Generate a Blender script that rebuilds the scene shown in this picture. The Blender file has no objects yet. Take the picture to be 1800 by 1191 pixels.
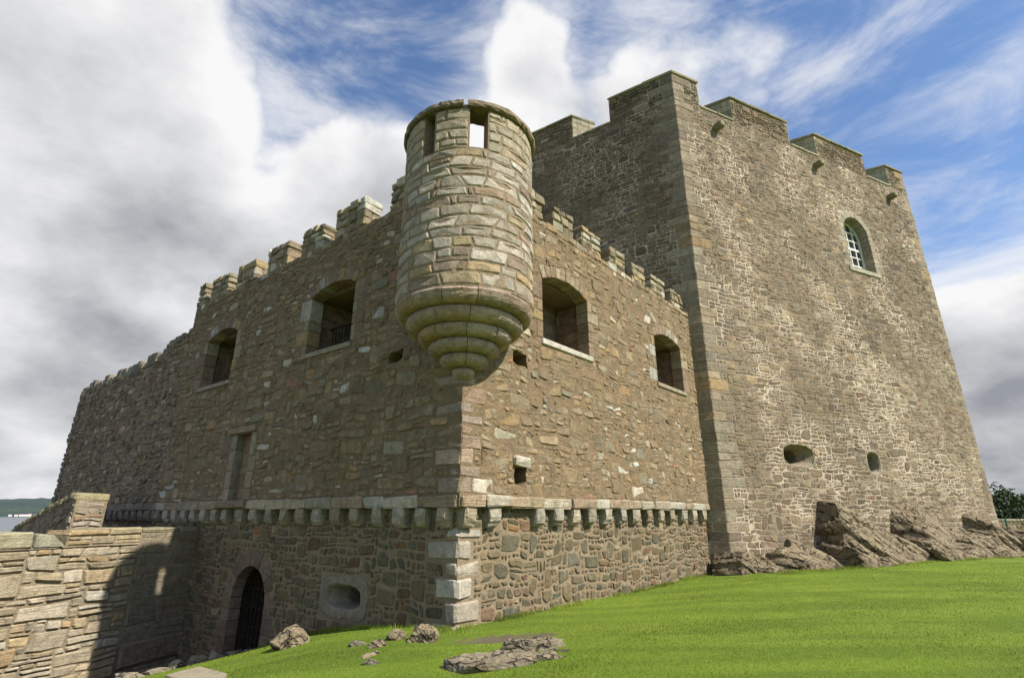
import bpy, math, random
import numpy as np
from mathutils import Vector
R_ = math.radians
sc = bpy.context.scene
COL = sc.collection

# ------------------------------------------------------------------ camera
EYE = 1.65
PITCH = math.atan(307 / 916.0)
cam = bpy.data.cameras.new('camera')
cam.lens = 36.0 * 916 / 1800
cam.sensor_width = 36.0
cam.clip_end = 40000
cam_o = bpy.data.objects.new('camera', cam)
COL.objects.link(cam_o)
cam_o.location = (0, 0, EYE)
cam_o.rotation_euler = (R_(90) + PITCH, 0, 0)
sc.camera = cam_o

# ------------------------------------------------------------------ light
SUN_AZ, SUN_EL = 123.0, 45.0
sv = Vector((math.sin(R_(SUN_AZ)) * math.cos(R_(SUN_EL)), math.cos(R_(SUN_AZ)) * math.cos(R_(SUN_EL)), math.sin(R_(SUN_EL))))
sun = bpy.data.lights.new('sun', 'SUN')
sun.energy = 5.0
sun.angle = R_(0.55)
sun.color = (1.0, 0.93, 0.81)
sun_o = bpy.data.objects.new('sun', sun)
sun_o.rotation_euler = sv.to_track_quat('Z', 'Y').to_euler()
sun_o.location = (30, -20, 50)
COL.objects.link(sun_o)
sc.view_settings.view_transform = 'Standard'
sc.view_settings.look = 'None'
sc.view_settings.exposure = 0.75
sc.view_settings.gamma = 1.0
sc.view_settings.use_curve_mapping = False


class NT:
    """small helper around a node tree"""
    def __init__(s, tree):
        s.t = tree
        s.n = tree.nodes
        s.l = tree.links

    def node(s, kind, **kw):
        n = s.n.new(kind)
        for k, v in kw.items():
            if k == 'ins':
                for kk, vv in v.items():
                    if hasattr(vv, 'links') or isinstance(vv, bpy.types.NodeSocket):
                        s.l.new(vv, n.inputs[kk])
                    else:
                        n.inputs[kk].default_value = vv
            else:
                setattr(n, k, v)
        return n

    def math(s, op, a, b=None, c=None, clamp=False):
        n = s.n.new('ShaderNodeMath')
        n.operation = op
        n.use_clamp = clamp
        for i, v in enumerate((a, b, c)):
            if v is None:
                continue
            if isinstance(v, bpy.types.NodeSocket):
                s.l.new(v, n.inputs[i])
            else:
                n.inputs[i].default_value = v
        return n.outputs[0]

    def vmath(s, op, a, b=None, scale=None):
        n = s.n.new('ShaderNodeVectorMath')
        n.operation = op
        for i, v in enumerate((a, b)):
            if v is None:
                continue
            if isinstance(v, bpy.types.NodeSocket):
                s.l.new(v, n.inputs[i])
            else:
                n.inputs[i].default_value = v
        if scale is not None:
            n.inputs['Scale'].default_value = scale
        return n

    def ramp(s, v, a, b, lo=0.0, hi=1.0, smooth=True):
        n = s.n.new('ShaderNodeMapRange')
        n.interpolation_type = 'SMOOTHSTEP' if smooth else 'LINEAR'
        s.l.new(v, n.inputs['Value'])
        n.inputs['From Min'].default_value = a
        n.inputs['From Max'].default_value = b
        n.inputs['To Min'].default_value = lo
        n.inputs['To Max'].default_value = hi
        return n.outputs[0]

    def noise(s, vec, scale, detail=4, rough=.55, dist=0.0):
        n = s.n.new('ShaderNodeTexNoise')
        s.l.new(vec, n.inputs['Vector'])
        n.inputs['Scale'].default_value = scale
        n.inputs['Detail'].default_value = detail
        n.inputs['Roughness'].default_value = rough
        n.inputs['Distortion'].default_value = dist
        return n.outputs['Fac']

    def mix(s, f, a, b, mode='MIX'):
        n = s.n.new('ShaderNodeMix')
        n.data_type = 'RGBA'
        n.blend_type = mode
        for k, v in (('Factor', f), ('A', a), ('B', b)):
            sock = [i for i in n.inputs if i.name == k and i.enabled][0]
            if isinstance(v, bpy.types.NodeSocket):
                s.l.new(v, sock)
            else:
                sock.default_value = v
        return [o for o in n.outputs if o.enabled][0]


def az(a):
    return np.array((math.sin(R_(a)), math.cos(R_(a)), 0.0))


# ------------------------------------------------------------------ sky: clear blue air with banks of cumulus and thin streaks
world = bpy.data.worlds.new('World')
sc.world = world
world.use_nodes = True
wt = NT(world.node_tree)
wt.n.clear()
sky = wt.node('ShaderNodeTexSky', sky_type='NISHITA', sun_disc=False, sun_elevation=R_(SUN_EL), sun_rotation=R_(SUN_AZ),
              air_density=1.0, dust_density=0.3, ozone_density=2.0)
tc = wt.node('ShaderNodeTexCoord')
dirv = tc.outputs['Generated']
sep = wt.node('ShaderNodeSeparateXYZ', ins={0: dirv})
zc = wt.math('ADD', wt.math('MAXIMUM', sep.outputs[2], 0.0), 0.55)
proj = wt.node('ShaderNodeCombineXYZ', ins={0: wt.math('DIVIDE', sep.outputs[0], zc), 1: wt.math('DIVIDE', sep.outputs[1], zc), 2: sep.outputs[2]})
pv = proj.outputs[0]


def pix_dir(x, y):
    u, up = x - 900, 595.5 - y
    v = np.array((u, 916 * math.cos(PITCH) - up * math.sin(PITCH), 916 * math.sin(PITCH) + up * math.cos(PITCH)))
    return tuple(v / np.linalg.norm(v))


def cloud_bank(d, inner, outer):
    """soft mass of cloud around a direction of the sky"""
    dp = wt.vmath('DOT_PRODUCT', dirv, d)
    return wt.ramp(dp.outputs['Value'], math.cos(R_(outer)), math.cos(R_(inner)))


billow = wt.noise(pv, 2.0, 12, .575, .12)
broad = wt.noise(pv, 1.3, 5, .55, .2)
# the same billows sampled a little towards the sun: their difference lights one side of each puff
toward = tuple(float(c) * .10 for c in (sv.x, sv.y, sv.z))
pvs = wt.vmath('ADD', pv, toward).outputs[0]
soft0 = wt.noise(pv, 2.0, 6, .5, .12)
soft1 = wt.noise(pvs, 2.0, 6, .5, .12)
wisp_map = wt.node('ShaderNodeMapping', ins={'Vector': dirv, 'Rotation': (0, R_(33), 0), 'Scale': (1.6, 1.6, 4.4)})
streak = wt.noise(wisp_map.outputs[0], 2.3, 9, .62, .35)
banks = None
for (px, py, a, b, wgt) in ((40, 300, 6, 27, .22), (330, 560, 4, 16, .26), (150, 60, 4, 17, .20), (925, 70, .2, 6.5, .20), (900, 150, .2, 8, .20), (945, 20, .2, 5, .12), (640, 330, 1, 10, .34), (1770, 560, 5, 24, .36),
                            (1230, 90, 3, 17, .13), (590, 120, 3, 14, -.10), (790, 60, 2, 8, -.16), (1000, 30, 1, 7, -.12), (1600, 130, 8, 24, -.24), (1640, 330, 3, 11, -.14),
                            (60, 840, 4, 18, .25), (1780, 830, 4, 18, .2), (960, 480, 8, 24, .10)):
    v = wt.math('MULTIPLY', cloud_bank(pix_dir(px, py), a, b), wgt)
    banks = v if banks is None else wt.math('ADD', banks, v)
dens = wt.math('ADD', wt.math('ADD', wt.math('MULTIPLY', billow, 1.15), wt.math('MULTIPLY', broad, .45)), banks)
cov = wt.ramp(dens, .83, 1.01)
thin = wt.math('MULTIPLY', wt.ramp(wt.math('ADD', streak, wt.math('MULTIPLY', banks, .45)), .34, .72), .78)
cover = wt.math('MAXIMUM', cov, thin, clamp=True)
thick = wt.ramp(dens, .95, 1.45)
lowgrey = wt.ramp(sep.outputs[2], .02, .34, 1.0, 0.0)
relief = wt.math('MULTIPLY', wt.math('SUBTRACT', soft1, soft0), 3.4)
grey = wt.math('ADD', wt.math('ADD', wt.math('MULTIPLY', thick, .74), wt.math('MULTIPLY', lowgrey, .45)), wt.math('MULTIPLY', relief, cov), clamp=False)
fine = wt.math('MULTIPLY', wt.math('SUBTRACT', wt.noise(pv, 5.5, 9, .62, .2), .5), .85)
grey = wt.math('SUBTRACT', grey, wt.math('MULTIPLY', fine, cov), clamp=True)
cloud_col = wt.mix(grey, (.562, .562, .566, 1), (.19, .20, .22, 1))
sky_s = wt.mix(1.0, sky.outputs[0], (.090, .099, .110, 1), 'MULTIPLY')
final = wt.mix(cover, sky_s, cloud_col)
bg = wt.node('ShaderNodeBackground', ins={'Color': final, 'Strength': 1.0})
out = wt.node('ShaderNodeOutputWorld', ins={'Surface': bg.outputs[0]})

# ------------------------------------------------------------------ noise in numpy
_rs = np.random.RandomState(7)
_perm = np.concatenate([_rs.permutation(256)] * 3)
_val = _rs.rand(256) * 2 - 1


def vnoise(p):
    p = np.asarray(p, float)
    i = np.floor(p).astype(int)
    f = p - i
    f = f * f * f * (f * (f * 6 - 15) + 10)
    i &= 255
    def h(dx, dy, dz):
        return _val[_perm[_perm[_perm[i[..., 0] + dx] + i[..., 1] + dy] + i[..., 2] + dz] & 255]
    x, y, z = f[..., 0], f[..., 1], f[..., 2]
    def lp(a, b, t): return a + (b - a) * t
    return lp(lp(lp(h(0, 0, 0), h(1, 0, 0), x), lp(h(0, 1, 0), h(1, 1, 0), x), y),
              lp(lp(h(0, 0, 1), h(1, 0, 1), x), lp(h(0, 1, 1), h(1, 1, 1), x), y), z)


def fbm(p, o=4):
    p = np.asarray(p, float)
    s, a, t = 0, 1.0, 0
    for k in range(o):
        s = s + a * vnoise(p * (2.03 ** k) + 17.3 * k)
        t += a
        a *= .5
    return s / t


# ------------------------------------------------------------------ materials
def new_mat(name):
    m = bpy.data.materials.new(name)
    m.use_nodes = True
    t = NT(m.node_tree)
    t.n.clear()
    b = t.node('ShaderNodeBsdfPrincipled')
    b.inputs['Roughness'].default_value = .92
    b.inputs['Specular IOR Level'].default_value = .25
    t.node('ShaderNodeOutputMaterial', ins={'Surface': b.outputs[0]})
    geo = t.node('ShaderNodeNewGeometry')
    return m, t, b, geo.outputs['Position']


def bump(t, b, h, dist, strength=1.0, prev=None):
    n = t.node('ShaderNodeBump', ins={'Height': h, 'Distance': dist, 'Strength': strength})
    if prev is not None:
        t.l.new(prev.outputs[0], n.inputs['Normal'])
    t.l.new(n.outputs[0], b.inputs['Normal'])
    return n


def stone_mat(name, strata=False, lichen=.35, relief=1.0):
    m, t, b, pos = new_mat(name)
    at = t.node('ShaderNodeAttribute', attribute_name='col')
    base = at.outputs['Color']
    n1 = t.noise(pos, 7.0, 8, .62)
    n2 = t.noise(pos, 28.0, 5, .6)
    v = t.math('ADD', t.ramp(n1, .25, .75, .66, 1.32, False), t.ramp(n2, .25, .75, -.16, .16, False))
    c = t.mix(1.0, base, t.node('ShaderNodeCombineXYZ', ins={0: v, 1: v, 2: v}).outputs[0], 'MULTIPLY')
    li = t.ramp(t.noise(t.vmath('ADD', pos, (5, 9, 2)).outputs[0], 3.4, 7, .68), .54, .68)
    c = t.mix(t.math('MULTIPLY', li, lichen), c, (.42, .385, .315, 1))
    st = t.ramp(t.noise(t.vmath('ADD', pos, (15, 3, 8)).outputs[0], 2.3, 7, .7), .56, .72)
    c = t.mix(t.math('MULTIPLY', st, .5), c, (.075, .065, .05, 1))
    sm = t.node('ShaderNodeMapping', ins={'Vector': pos, 'Scale': (2.6, 2.6, .16)})
    stk = t.ramp(t.noise(sm.outputs[0], 1.0, 6, .6), .52, .72)
    c = t.mix(t.math('MULTIPLY', stk, .38), c, (.085, .07, .05, 1))
    pit = t.ramp(t.noise(t.vmath('ADD', pos, (1, 7, 3)).outputs[0], 46.0, 3, .6), .58, .72)
    c = t.mix(t.math('MULTIPLY', pit, .35), c, (.05, .042, .032, 1))
    h = t.math('ADD', t.math('MULTIPLY', n1, 1.0), t.math('MULTIPLY', n2, .35))
    if strata:
        mp = t.node('ShaderNodeMapping', ins={'Vector': pos, 'Rotation': (.10, .07, 0), 'Scale': (1.3, 1.3, 22)})
        lay = t.noise(mp.outputs[0], 1.0, 6, .65, .6)
        c = t.mix(t.ramp(lay, .5, .68, 0, .45), c, t.mix(1.0, c, (.5, .45, .4, 1), 'MULTIPLY'))
        h = t.math('ADD', h, t.math('MULTIPLY', lay, .9))
    c = t.mix(1.0, c, (.76, .76, .76, 1), 'MULTIPLY')
    t.l.new(c, b.inputs['Base Color'])
    bp = bump(t, b, h, .05 * relief, .75)
    bump(t, b, t.noise(pos, 75.0, 4, .6), .008, .6, bp)
    return m


def mortar_mat(name, c1, c2, dark, relief=.03, spots=0.0):
    """lime mortar or weathered harling between the stones"""
    m, t, b, pos = new_mat(name)
    n1 = t.noise(pos, 2.2, 8, .62)
    c = t.mix(t.ramp(n1, .33, .66), c1 + (1,), c2 + (1,))
    n2 = t.noise(pos, 17.0, 6, .65)
    c = t.mix(t.ramp(n2, .50, .72, 0, .6), c, dark + (1,))
    n3 = t.noise(t.vmath('ADD', pos, (4, 4, 9)).outputs[0], 5.5, 7, .66)
    if spots:
        c = t.mix(t.ramp(n3, .58, .66, 0, spots), c, (.44, .41, .34, 1))
    c = t.mix(1.0, c, (.76, .76, .76, 1), 'MULTIPLY')
    t.l.new(c, b.inputs['Base Color'])
    bp = bump(t, b, t.math('ADD', n3, t.math('MULTIPLY', n2, .5)), relief * 2.2, .85)
    bump(t, b, t.noise(pos, 60.0, 4, .65), .012, .8, bp)
    return m


M_STONE = stone_mat('rubble_stone')
M_PLAIN = stone_mat('keep_rubble', False, .14, 1.0)
M_SAND = stone_mat('sandstone', True, .28, 1.0)
M_ASH = stone_mat('ashlar', False, .40, .7)
M_ROCK = stone_mat('bedrock', True, .12, 1.1)
rk = NT(M_ROCK.node_tree)
rb = [n_ for n_ in rk.n if n_.type == 'BSDF_PRINCIPLED'][0]
rpos = [n_ for n_ in rk.n if n_.type == 'NEW_GEOMETRY'][0].outputs['Position']
rwarp = rk.node('ShaderNodeVectorMath', operation='ADD', ins={0: rpos, 1: rk.node('ShaderNodeTexNoise', ins={'Vector': rpos, 'Scale': 1.6, 'Detail': 5}).outputs['Color']})
rmap = rk.node('ShaderNodeMapping', ins={'Vector': rwarp.outputs[0], 'Rotation': (.3, .75, .4), 'Scale': (.9, 1.0, 3.0)})
rvor = rk.node('ShaderNodeTexVoronoi', feature='DISTANCE_TO_EDGE', ins={'Vector': rmap.outputs[0], 'Scale': 1.5})
rcr = rk.ramp(rvor.outputs['Distance'], .0, .05, 1.0, 0.0)
rold = rb.inputs['Base Color'].links[0].from_socket
rk.l.new(rk.mix(rk.math('MULTIPLY', rcr, .7), rold, (.035, .028, .02, 1)), rb.inputs['Base Color'])
rprev = rb.inputs['Normal'].links[0].from_node
bump(rk, rb, rk.math('SUBTRACT', 1.0, rcr), .12, .9, rprev)
M_MKEEP = mortar_mat('lime_mortar', (.46, .39, .295), (.37, .31, .23), (.26, .21, .15), .02)
kt = NT(M_MKEEP.node_tree)
kb = [n_ for n_ in kt.n if n_.type == 'BSDF_PRINCIPLED'][0]
kp = [n_ for n_ in kt.n if n_.type == 'NEW_GEOMETRY'][0].outputs['Position']
kold = kb.inputs['Base Color'].links[0].from_socket
kpatch = kt.ramp(kt.noise(kp, .42, 5, .6), .42, .60)
kt.l.new(kt.mix(kpatch, kt.mix(1.0, kold, (.60, .575, .55, 1), 'MULTIPLY'), kt.mix(1.0, kold, (1.32, 1.32, 1.36, 1), 'MULTIPLY')), kb.inputs['Base Color'])
M_MLOW = mortar_mat('pink_mortar', (.315, .244, .159), (.256, .197, .127), (.162, .124, .082))
M_HARL = mortar_mat('harling', (.273, .196, .112), (.213, .154, .094), (.134, .097, .062), .045, .2)
M_MFAR = mortar_mat('grey_mortar', (.321, .262, .182), (.214, .170, .119), (.129, .103, .073), .05, .5)
M_MPALE = mortar_mat('sandy_mortar', (.36, .30, .205), (.26, .21, .14), (.12, .10, .07), .04)


def plain(name, col, rough=.6, metal=0.0):
    m, t, b, pos = new_mat(name)
    n = t.noise(pos, 30, 4)
    c = t.mix(t.ramp(n, .3, .7, 0, .35), col + (1,), tuple(x * .6 for x in col) + (1,))
    t.l.new(c, b.inputs['Base Color'])
    b.inputs['Roughness'].default_value = rough
    b.inputs['Metallic'].default_value = metal
    return m


M_IRON = plain('iron', (.02, .019, .018), .6, .3)
M_WHITE = plain('white_paint', (.66, .66, .64), .45)
M_ROOFT = plain('roof_tile', (.16, .08, .06), .8)
M_POST = plain('green_paint', (.05, .14, .11), .5)
mg, tg, bg_, pg_ = new_mat('window_glass')
bg_.inputs['Base Color'].default_value = (.02, .024, .03, 1)
bg_.inputs['Roughness'].default_value = .06
bg_.inputs['Specular IOR Level'].default_value = .7
M_GLASS = mg


# ------------------------------------------------------------------ mesh helpers
def lk(o):
    COL.objects.link(o)
    return o


def mesh_obj(name, verts, faces, mat, parent=None, cols=None, smooth=False):
    me = bpy.data.meshes.new(name)
    me.from_pydata(np.asarray(verts).tolist() if not isinstance(verts, list) else verts, [], faces)
    if cols is not None:
        a = me.attributes.new('col', 'FLOAT_COLOR', 'POINT')
        cc = np.ones((len(me.vertices), 4), np.float32)
        cc[:, :3] = cols
        a.data.foreach_set('color', cc.ravel())
    if mat:
        me.materials.append(mat)
    if smooth:
        me.polygons.foreach_set('use_smooth', [True] * len(me.polygons))
    me.update()
    o = lk(bpy.data.objects.new(name, me))
    o.parent = parent
    return o


def thing(name, label, cat, loc=(0, 0, 0), group=None):
    o = lk(bpy.data.objects.new(name, None))
    o.empty_display_size = .3
    o['label'] = label
    o['category'] = cat
    if group:
        o['group'] = group
    return o


def tag(o, label=None, cat=None, group=None, kind=None):
    for k, v in (('label', label), ('category', cat), ('group', group), ('kind', kind)):
        if v:
            o[k] = v
    return o


class Plane:
    """a wall face: s runs along the wall, z up, d out of the wall"""
    def __init__(p, o, d, n):
        p.o, p.d, p.n = np.array(o, float), np.array(d, float), np.array(n, float)

    def __call__(p, s, z, d):
        s, z, d = np.broadcast_arrays(np.asarray(s, float), np.asarray(z, float), np.asarray(d, float))
        q = p.o + s[..., None] * p.d + d[..., None] * p.n
        q[..., 2] += z
        return q


class Cyl:
    def __init__(p, c, r):
        p.c, p.r = np.array(c, float), r

    def __call__(p, s, z, d):
        s, z, d = np.broadcast_arrays(np.asarray(s, float), np.asarray(z, float), np.asarray(d, float))
        a = s / p.r
        rr = p.r + d
        return np.stack([p.c[0] + np.sin(a) * rr, p.c[1] + np.cos(a) * rr, z], -1)


_CB_F = None


def cbox(c8, bev=.02, jit=.006, rng=random):
    """block with chamfered edges from 8 corners (bottom ring 0-3, top ring 4-7): 24 vertices, 44 triangles"""
    global _CB_F
    c8 = np.asarray(c8, float)
    idx = {}
    bits = [(0, 0, 0), (1, 0, 0), (1, 1, 0), (0, 1, 0), (0, 0, 1), (1, 0, 1), (1, 1, 1), (0, 1, 1)]
    pos = {b: c8[i] for i, b in enumerate(bits)}
    V = []
    for b in bits:
        for ax in range(3):          # the vertex lying on the face normal to ax
            p = pos[b].copy()
            for o in range(3):
                if o == ax:
                    continue
                nb = list(b)
                nb[o] = 1 - nb[o]
                e = pos[tuple(nb)] - pos[b]
                L = np.linalg.norm(e) + 1e-9
                p += e / L * min(bev, .4 * L)
            idx[(b, ax)] = len(V)
            V.append(p + np.array([rng.uniform(-jit, jit) for _ in range(3)]))
    if _CB_F is None:
        F = []
        for ax in range(3):
            o1, o2 = [o for o in range(3) if o != ax]
            for v in (0, 1):
                q = []
                for (a, b_) in ((0, 0), (1, 0), (1, 1), (0, 1)):
                    bb = [0, 0, 0]
                    bb[ax] = v
                    bb[o1], bb[o2] = a, b_
                    q.append(idx[(tuple(bb), ax)])
                F.append(tuple(q))
        for ax in range(3):          # edges running along ax
            o1, o2 = [o for o in range(3) if o != ax]
            for a in (0, 1):
                for b_ in (0, 1):
                    p, q = [0, 0, 0], [0, 0, 0]
                    p[o1] = q[o1] = a
                    p[o2] = q[o2] = b_
                    q[ax] = 1
                    p, q = tuple(p), tuple(q)
                    F.append((idx[(p, o1)], idx[(q, o1)], idx[(q, o2)], idx[(p, o2)]))
        for b in bits:
            F.append(tuple(idx[(b, ax)] for ax in range(3)))
        # orient outwards on a unit cube
        ref = []
        for b in bits:
            for ax in range(3):
                p = np.array(b, float)
                for o in range(3):
                    if o != ax:
                        p[o] += .1 * (1 - 2 * b[o])
                ref.append(p - .5)
        G = []
        for f in F:
            p = [ref[i] for i in f]
            n = np.cross(p[1] - p[0], p[2] - p[0])
            G.append(f if np.dot(n, sum(p)) > 0 else f[::-1])
        _CB_F = G
    d = np.linalg.det(np.array([c8[1] - c8[0], c8[3] - c8[0], c8[4] - c8[0]]))
    return np.array(V), (_CB_F if d > 0 else [f[::-1] for f in _CB_F])


def quad_block(pl, quad, d0, d1, **kw):
    """block whose face is a quad in wall coordinates, from depth d0 to d1"""
    q = np.array(quad, float)
    a = pl(q[:, 0], q[:, 1], d0)
    b = pl(q[:, 0], q[:, 1], d1)
    return cbox(np.concatenate([a, b]), **kw)


def rect_q(a, b, c, d):
    return [(a, c), (b, c), (b, d), (a, d)]


def pip(S, Z, poly):
    ins = np.zeros(S.shape, bool)
    n = len(poly)
    for i in range(n):
        x1, y1 = poly[i]
        x2, y2 = poly[(i + 1) % n]
        if y1 == y2:
            continue
        c = ((y1 > Z) != (y2 > Z)) & (S < (x2 - x1) * (Z - y1) / (y2 - y1) + x1)
        ins ^= c
    return ins


# stones are gathered per thing; the 300 that show largest become objects, the rest one mass per wall
CAM = np.array((0, 0, EYE))
POOL = {}


def pool_add(root, part, v, f, col, mat, size, name='stone'):
    POOL.setdefault(root.name, []).append((size, part, v, f, col, mat, name))


def seen_size(center, n, area):
    d = CAM - center
    L = np.linalg.norm(d)
    return area * max(.02, abs(float(np.dot(d / L, n)))) / L ** 2


def flush_pool(limit=290):
    for rn, lst in POOL.items():
        lst.sort(key=lambda e: -e[0])
        rest = {}
        for i, (sz, part, v, f, col, mat, name) in enumerate(lst):
            if i < limit:
                mesh_obj(name, v, f, mat, part, np.broadcast_to(col, (len(v), 3)))
            else:
                rest.setdefault((part.name, mat.name), []).append((v, f, col, part, mat))
        for key, L in rest.items():
            V, F, C, k = [], [], [], 0
            for v, f, col, part, mat in L:
                V.append(v)
                C.append(np.broadcast_to(col, (len(v), 3)))
                F.extend([tuple(i + k for i in q) for q in f])
                k += len(v)
            o = mesh_obj('small_stones', np.concatenate(V), F, L[0][4], L[0][3], np.concatenate(C))
            o['kind'] = 'stuff'
    POOL.clear()


def make_warp(rng, amp, wl, amp2=.06, wl2=2.4):
    K = []
    for k in range(12):
        a = rng.uniform(0, 6.28)
        far = k >= 7
        w = 6.283 / ((wl2 if far else wl) * rng.uniform(.55, 1.7))
        g = amp2 if far else amp
        K.append((math.cos(a) * w, math.sin(a) * w, rng.uniform(0, 6.28), rng.uniform(-1, 1) * g * (.5 if far else .55), rng.uniform(-1, 1) * g * .55))
    def f(s, z):
        ds = sum(c[3] * np.sin(c[0] * s + c[1] * z + c[2]) for c in K)
        dz = sum(c[4] * np.sin(c[0] * s + c[1] * z + c[2] + 1.3) for c in K)
        return ds, dz
    return f


def masonry(root, part, pl, region, holes, hs, ws, pal, mat, seed, big=None, bigfrac=0.0, cell=.04, gap=.025, prot=(.01, .03), cut=.28, amp=.03, wl=.55, amp2=.06,
            tilt=.012, slant=.35, jump=.22, split=.25, small=(.10, .22, .08, .14), name='stone'):
    """random rubble.  First some big stones, then rough courses between them with slanting joints, stones that jump a course and stones
    split in two, last small pinnings in what is left; the whole is bent by a warp, and every stone is trimmed into an outline of its own.
    hs(z, rng) course height; ws(h, rng) stone width; big(rng) -> (w, h); pal(s, z, rng, w, h) -> colour"""
    rng = random.Random(seed)
    warp = make_warp(rng, amp, wl, amp2)
    a = np.concatenate([np.array(p) for p in region])
    s0, z0 = a.min(0)
    s1, z1 = a.max(0)
    ns, nz = int(math.ceil((s1 - s0) / cell)), int(math.ceil((z1 - z0) / cell))
    S, Z = np.meshgrid(s0 + (np.arange(ns) + .5) * cell, z0 + (np.arange(nz) + .5) * cell)
    free = np.zeros(S.shape, bool)
    for p in region:
        free |= pip(S, Z, p)
    for p in holes:
        free &= ~pip(S, Z, p)
    dist = np.zeros(free.shape, np.float32)
    er = free.copy()
    for k in range(10):
        dist += er
        e2 = er.copy()
        e2[1:] &= er[:-1]; e2[:-1] &= er[1:]; e2[:, 1:] &= er[:, :-1]; e2[:, :-1] &= er[:, 1:]
        e2[0] = e2[-1] = False
        e2[:, 0] = e2[:, -1] = False
        er = e2
    dist *= cell
    quads = []

    def put(i0, i1, j0, j1, sl0=0.0, sl1=0.0):
        A, B = s0 + i0 * cell, s0 + i1 * cell
        C, D = z0 + j0 * cell, z0 + j1 * cell
        quads.append(((A - sl0, C), (B - sl1, C), (B + sl1, D), (A + sl0, D)))

    if big and bigfrac:
        area = free.sum() * cell * cell
        got = 0
        for _ in range(int(area * bigfrac * 60) + 50):
            if got > area * bigfrac:
                break
            w, h = big(rng)
            w, h = int(w / cell), int(h / cell)
            if w >= ns or h >= nz:
                continue
            i, j = rng.randrange(0, ns - w), rng.randrange(0, nz - h)
            if free[j:j + h, i:i + w].all():
                free[j:j + h, i:i + w] = False
                put(i, i + w, j, j + h, rng.uniform(-.1, .1) * h * cell, rng.uniform(-.1, .1) * h * cell)
                got += w * h * cell * cell
    j = 0
    while j < nz:
        h = max(2, int(round(hs(z0 + j * cell, rng) / cell)))
        j1 = min(nz, j + h)
        cf = free[j:j1].all(0)
        i = 0
        prev = 0.0
        while i < ns:
            if not cf[i]:
                i += 1
                prev = 0.0
                continue
            w = max(2, int(round(ws((j1 - j) * cell, rng) / cell)))
            e = i
            while e < ns and cf[e] and e - i < w:
                e += 1
            k = e
            while k < ns and cf[k] and k - e < 3:
                k += 1
            if k - e < 3 and (k >= ns or not cf[k]):
                e = k
            edge = e >= ns or not cf[e]
            hh = (j1 - j) * cell
            nxt = 0.0 if edge else rng.uniform(-slant, slant) * min(hh, .3) * (1.8 if rng.random() < .15 else 1)
            nxt = max(-.32 * (e - i) * cell, min(.32 * (e - i) * cell, nxt))
            t = j1
            if rng.random() < jump and not edge and abs(nxt) < .03 and abs(prev) < .03:
                up = int(h * rng.uniform(.4, .9))
                while t < nz and t - j1 < up and free[t, i:e].all():
                    t += 1
            if rng.random() < split and hh > .17 and e - i > 3:
                m = j + int((j1 - j) * rng.uniform(.35, .65))
                if rng.random() < .5:
                    put(i, e, j, m)
                    c = i + int((e - i) * rng.uniform(.35, .65))
                    put(i, c, m, j1)
                    put(c, e, m, j1)
                else:
                    put(i, e, j, m)
                    put(i, e, m, j1)
                t = j1
                nxt = 0.0
            else:
                put(i, e, j, t, prev, nxt)
            free[j:t, i:e] = False
            prev = nxt
            i = e
        j = j1
    for j in range(nz):                       # pinnings
        i = 0
        row = free[j]
        while i < ns:
            if not row[i]:
                i += 1
                continue
            w = max(2, int(round(rng.uniform(small[0], small[1]) / cell)))
            h = max(2, int(round(rng.uniform(small[2], small[3]) / cell)))
            e = i
            while e < ns and row[e] and e - i < w:
                e += 1
            t = j + 1
            while t < nz and t - j < h and free[t, i:e].all():
                t += 1
            free[j:t, i:e] = False
            if (e - i) * cell > .05 and (t - j) * cell > .05:
                put(i, e, j, t)
            i = e
    for qd in quads:
        Q = np.array(qd)
        w_ = ((Q[1] - Q[0])[0] + (Q[2] - Q[3])[0]) / 2
        h_ = Q[2][1] - Q[1][1]
        m = min(w_, h_)
        g = min(gap * rng.uniform(.35, 1.0) * .5, .24 * m)
        gu, gv = g / w_, g / h_
        cu = lambda k=1.0: rng.uniform(.03, cut) * k * m / w_
        cv = lambda k=1.0: rng.uniform(.03, cut) * k * m / h_
        bg = rng.random() < .35
        b1, b2 = (1.9, 1.5) if bg else (1, 1)
        uv = np.array([(gu + cu(), gv + cv(.22)), (.5 + rng.uniform(-.15, .15), gv + cv(.14)), (1 - gu - cu(b2), gv + cv(.22)), (1 - gu - cu(.22), gv + cv(b2)), (1 - gu - cu(.2), 1 - gv - cv()),
                       (1 - gu - cu(), 1 - gv - cv(.22)), (.5 + rng.uniform(-.15, .15), 1 - gv - cv(.14)), (gu + cu(b1), 1 - gv - cv(.22)), (gu + cu(.22), 1 - gv - cv(b1)), (gu + cu(.2), gv + cv())])
        u, v = uv[:, :1], uv[:, 1:]
        q = (Q[0] * (1 - u) + Q[1] * u) * (1 - v) + (Q[3] * (1 - u) + Q[2] * u) * v
        ii = np.clip(((q[:, 0] - s0) / cell).astype(int), 0, ns - 1)
        jj = np.clip(((q[:, 1] - z0) / cell).astype(int), 0, nz - 1)
        damp = np.clip((dist[jj, ii] - cell) / .28, 0, 1)
        ds, dz = warp(q[:, 0], q[:, 1])
        q = q + np.stack([ds * damp, dz * damp], -1)
        c0 = q.mean(0)
        pr = rng.uniform(*prot)
        e_ = min(.024, .22 * m)
        q2 = c0 + (q - c0) * np.array((1 - 2 * e_ / w_, 1 - 2 * e_ / h_))
        tx, tz = rng.uniform(-tilt, tilt), rng.uniform(-tilt, tilt)
        d2 = pr + tx * (q2[:, 0] - c0[0]) / w_ * 2 + tz * (q2[:, 1] - c0[1]) / h_ * 2 + np.array([rng.uniform(-.004, .004) for _ in range(10)])
        V = np.concatenate([pl(q[:, 0], q[:, 1], -.05), pl(q[:, 0], q[:, 1], pr * .25), pl(q2[:, 0], q2[:, 1], d2)])
        F = []
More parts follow.
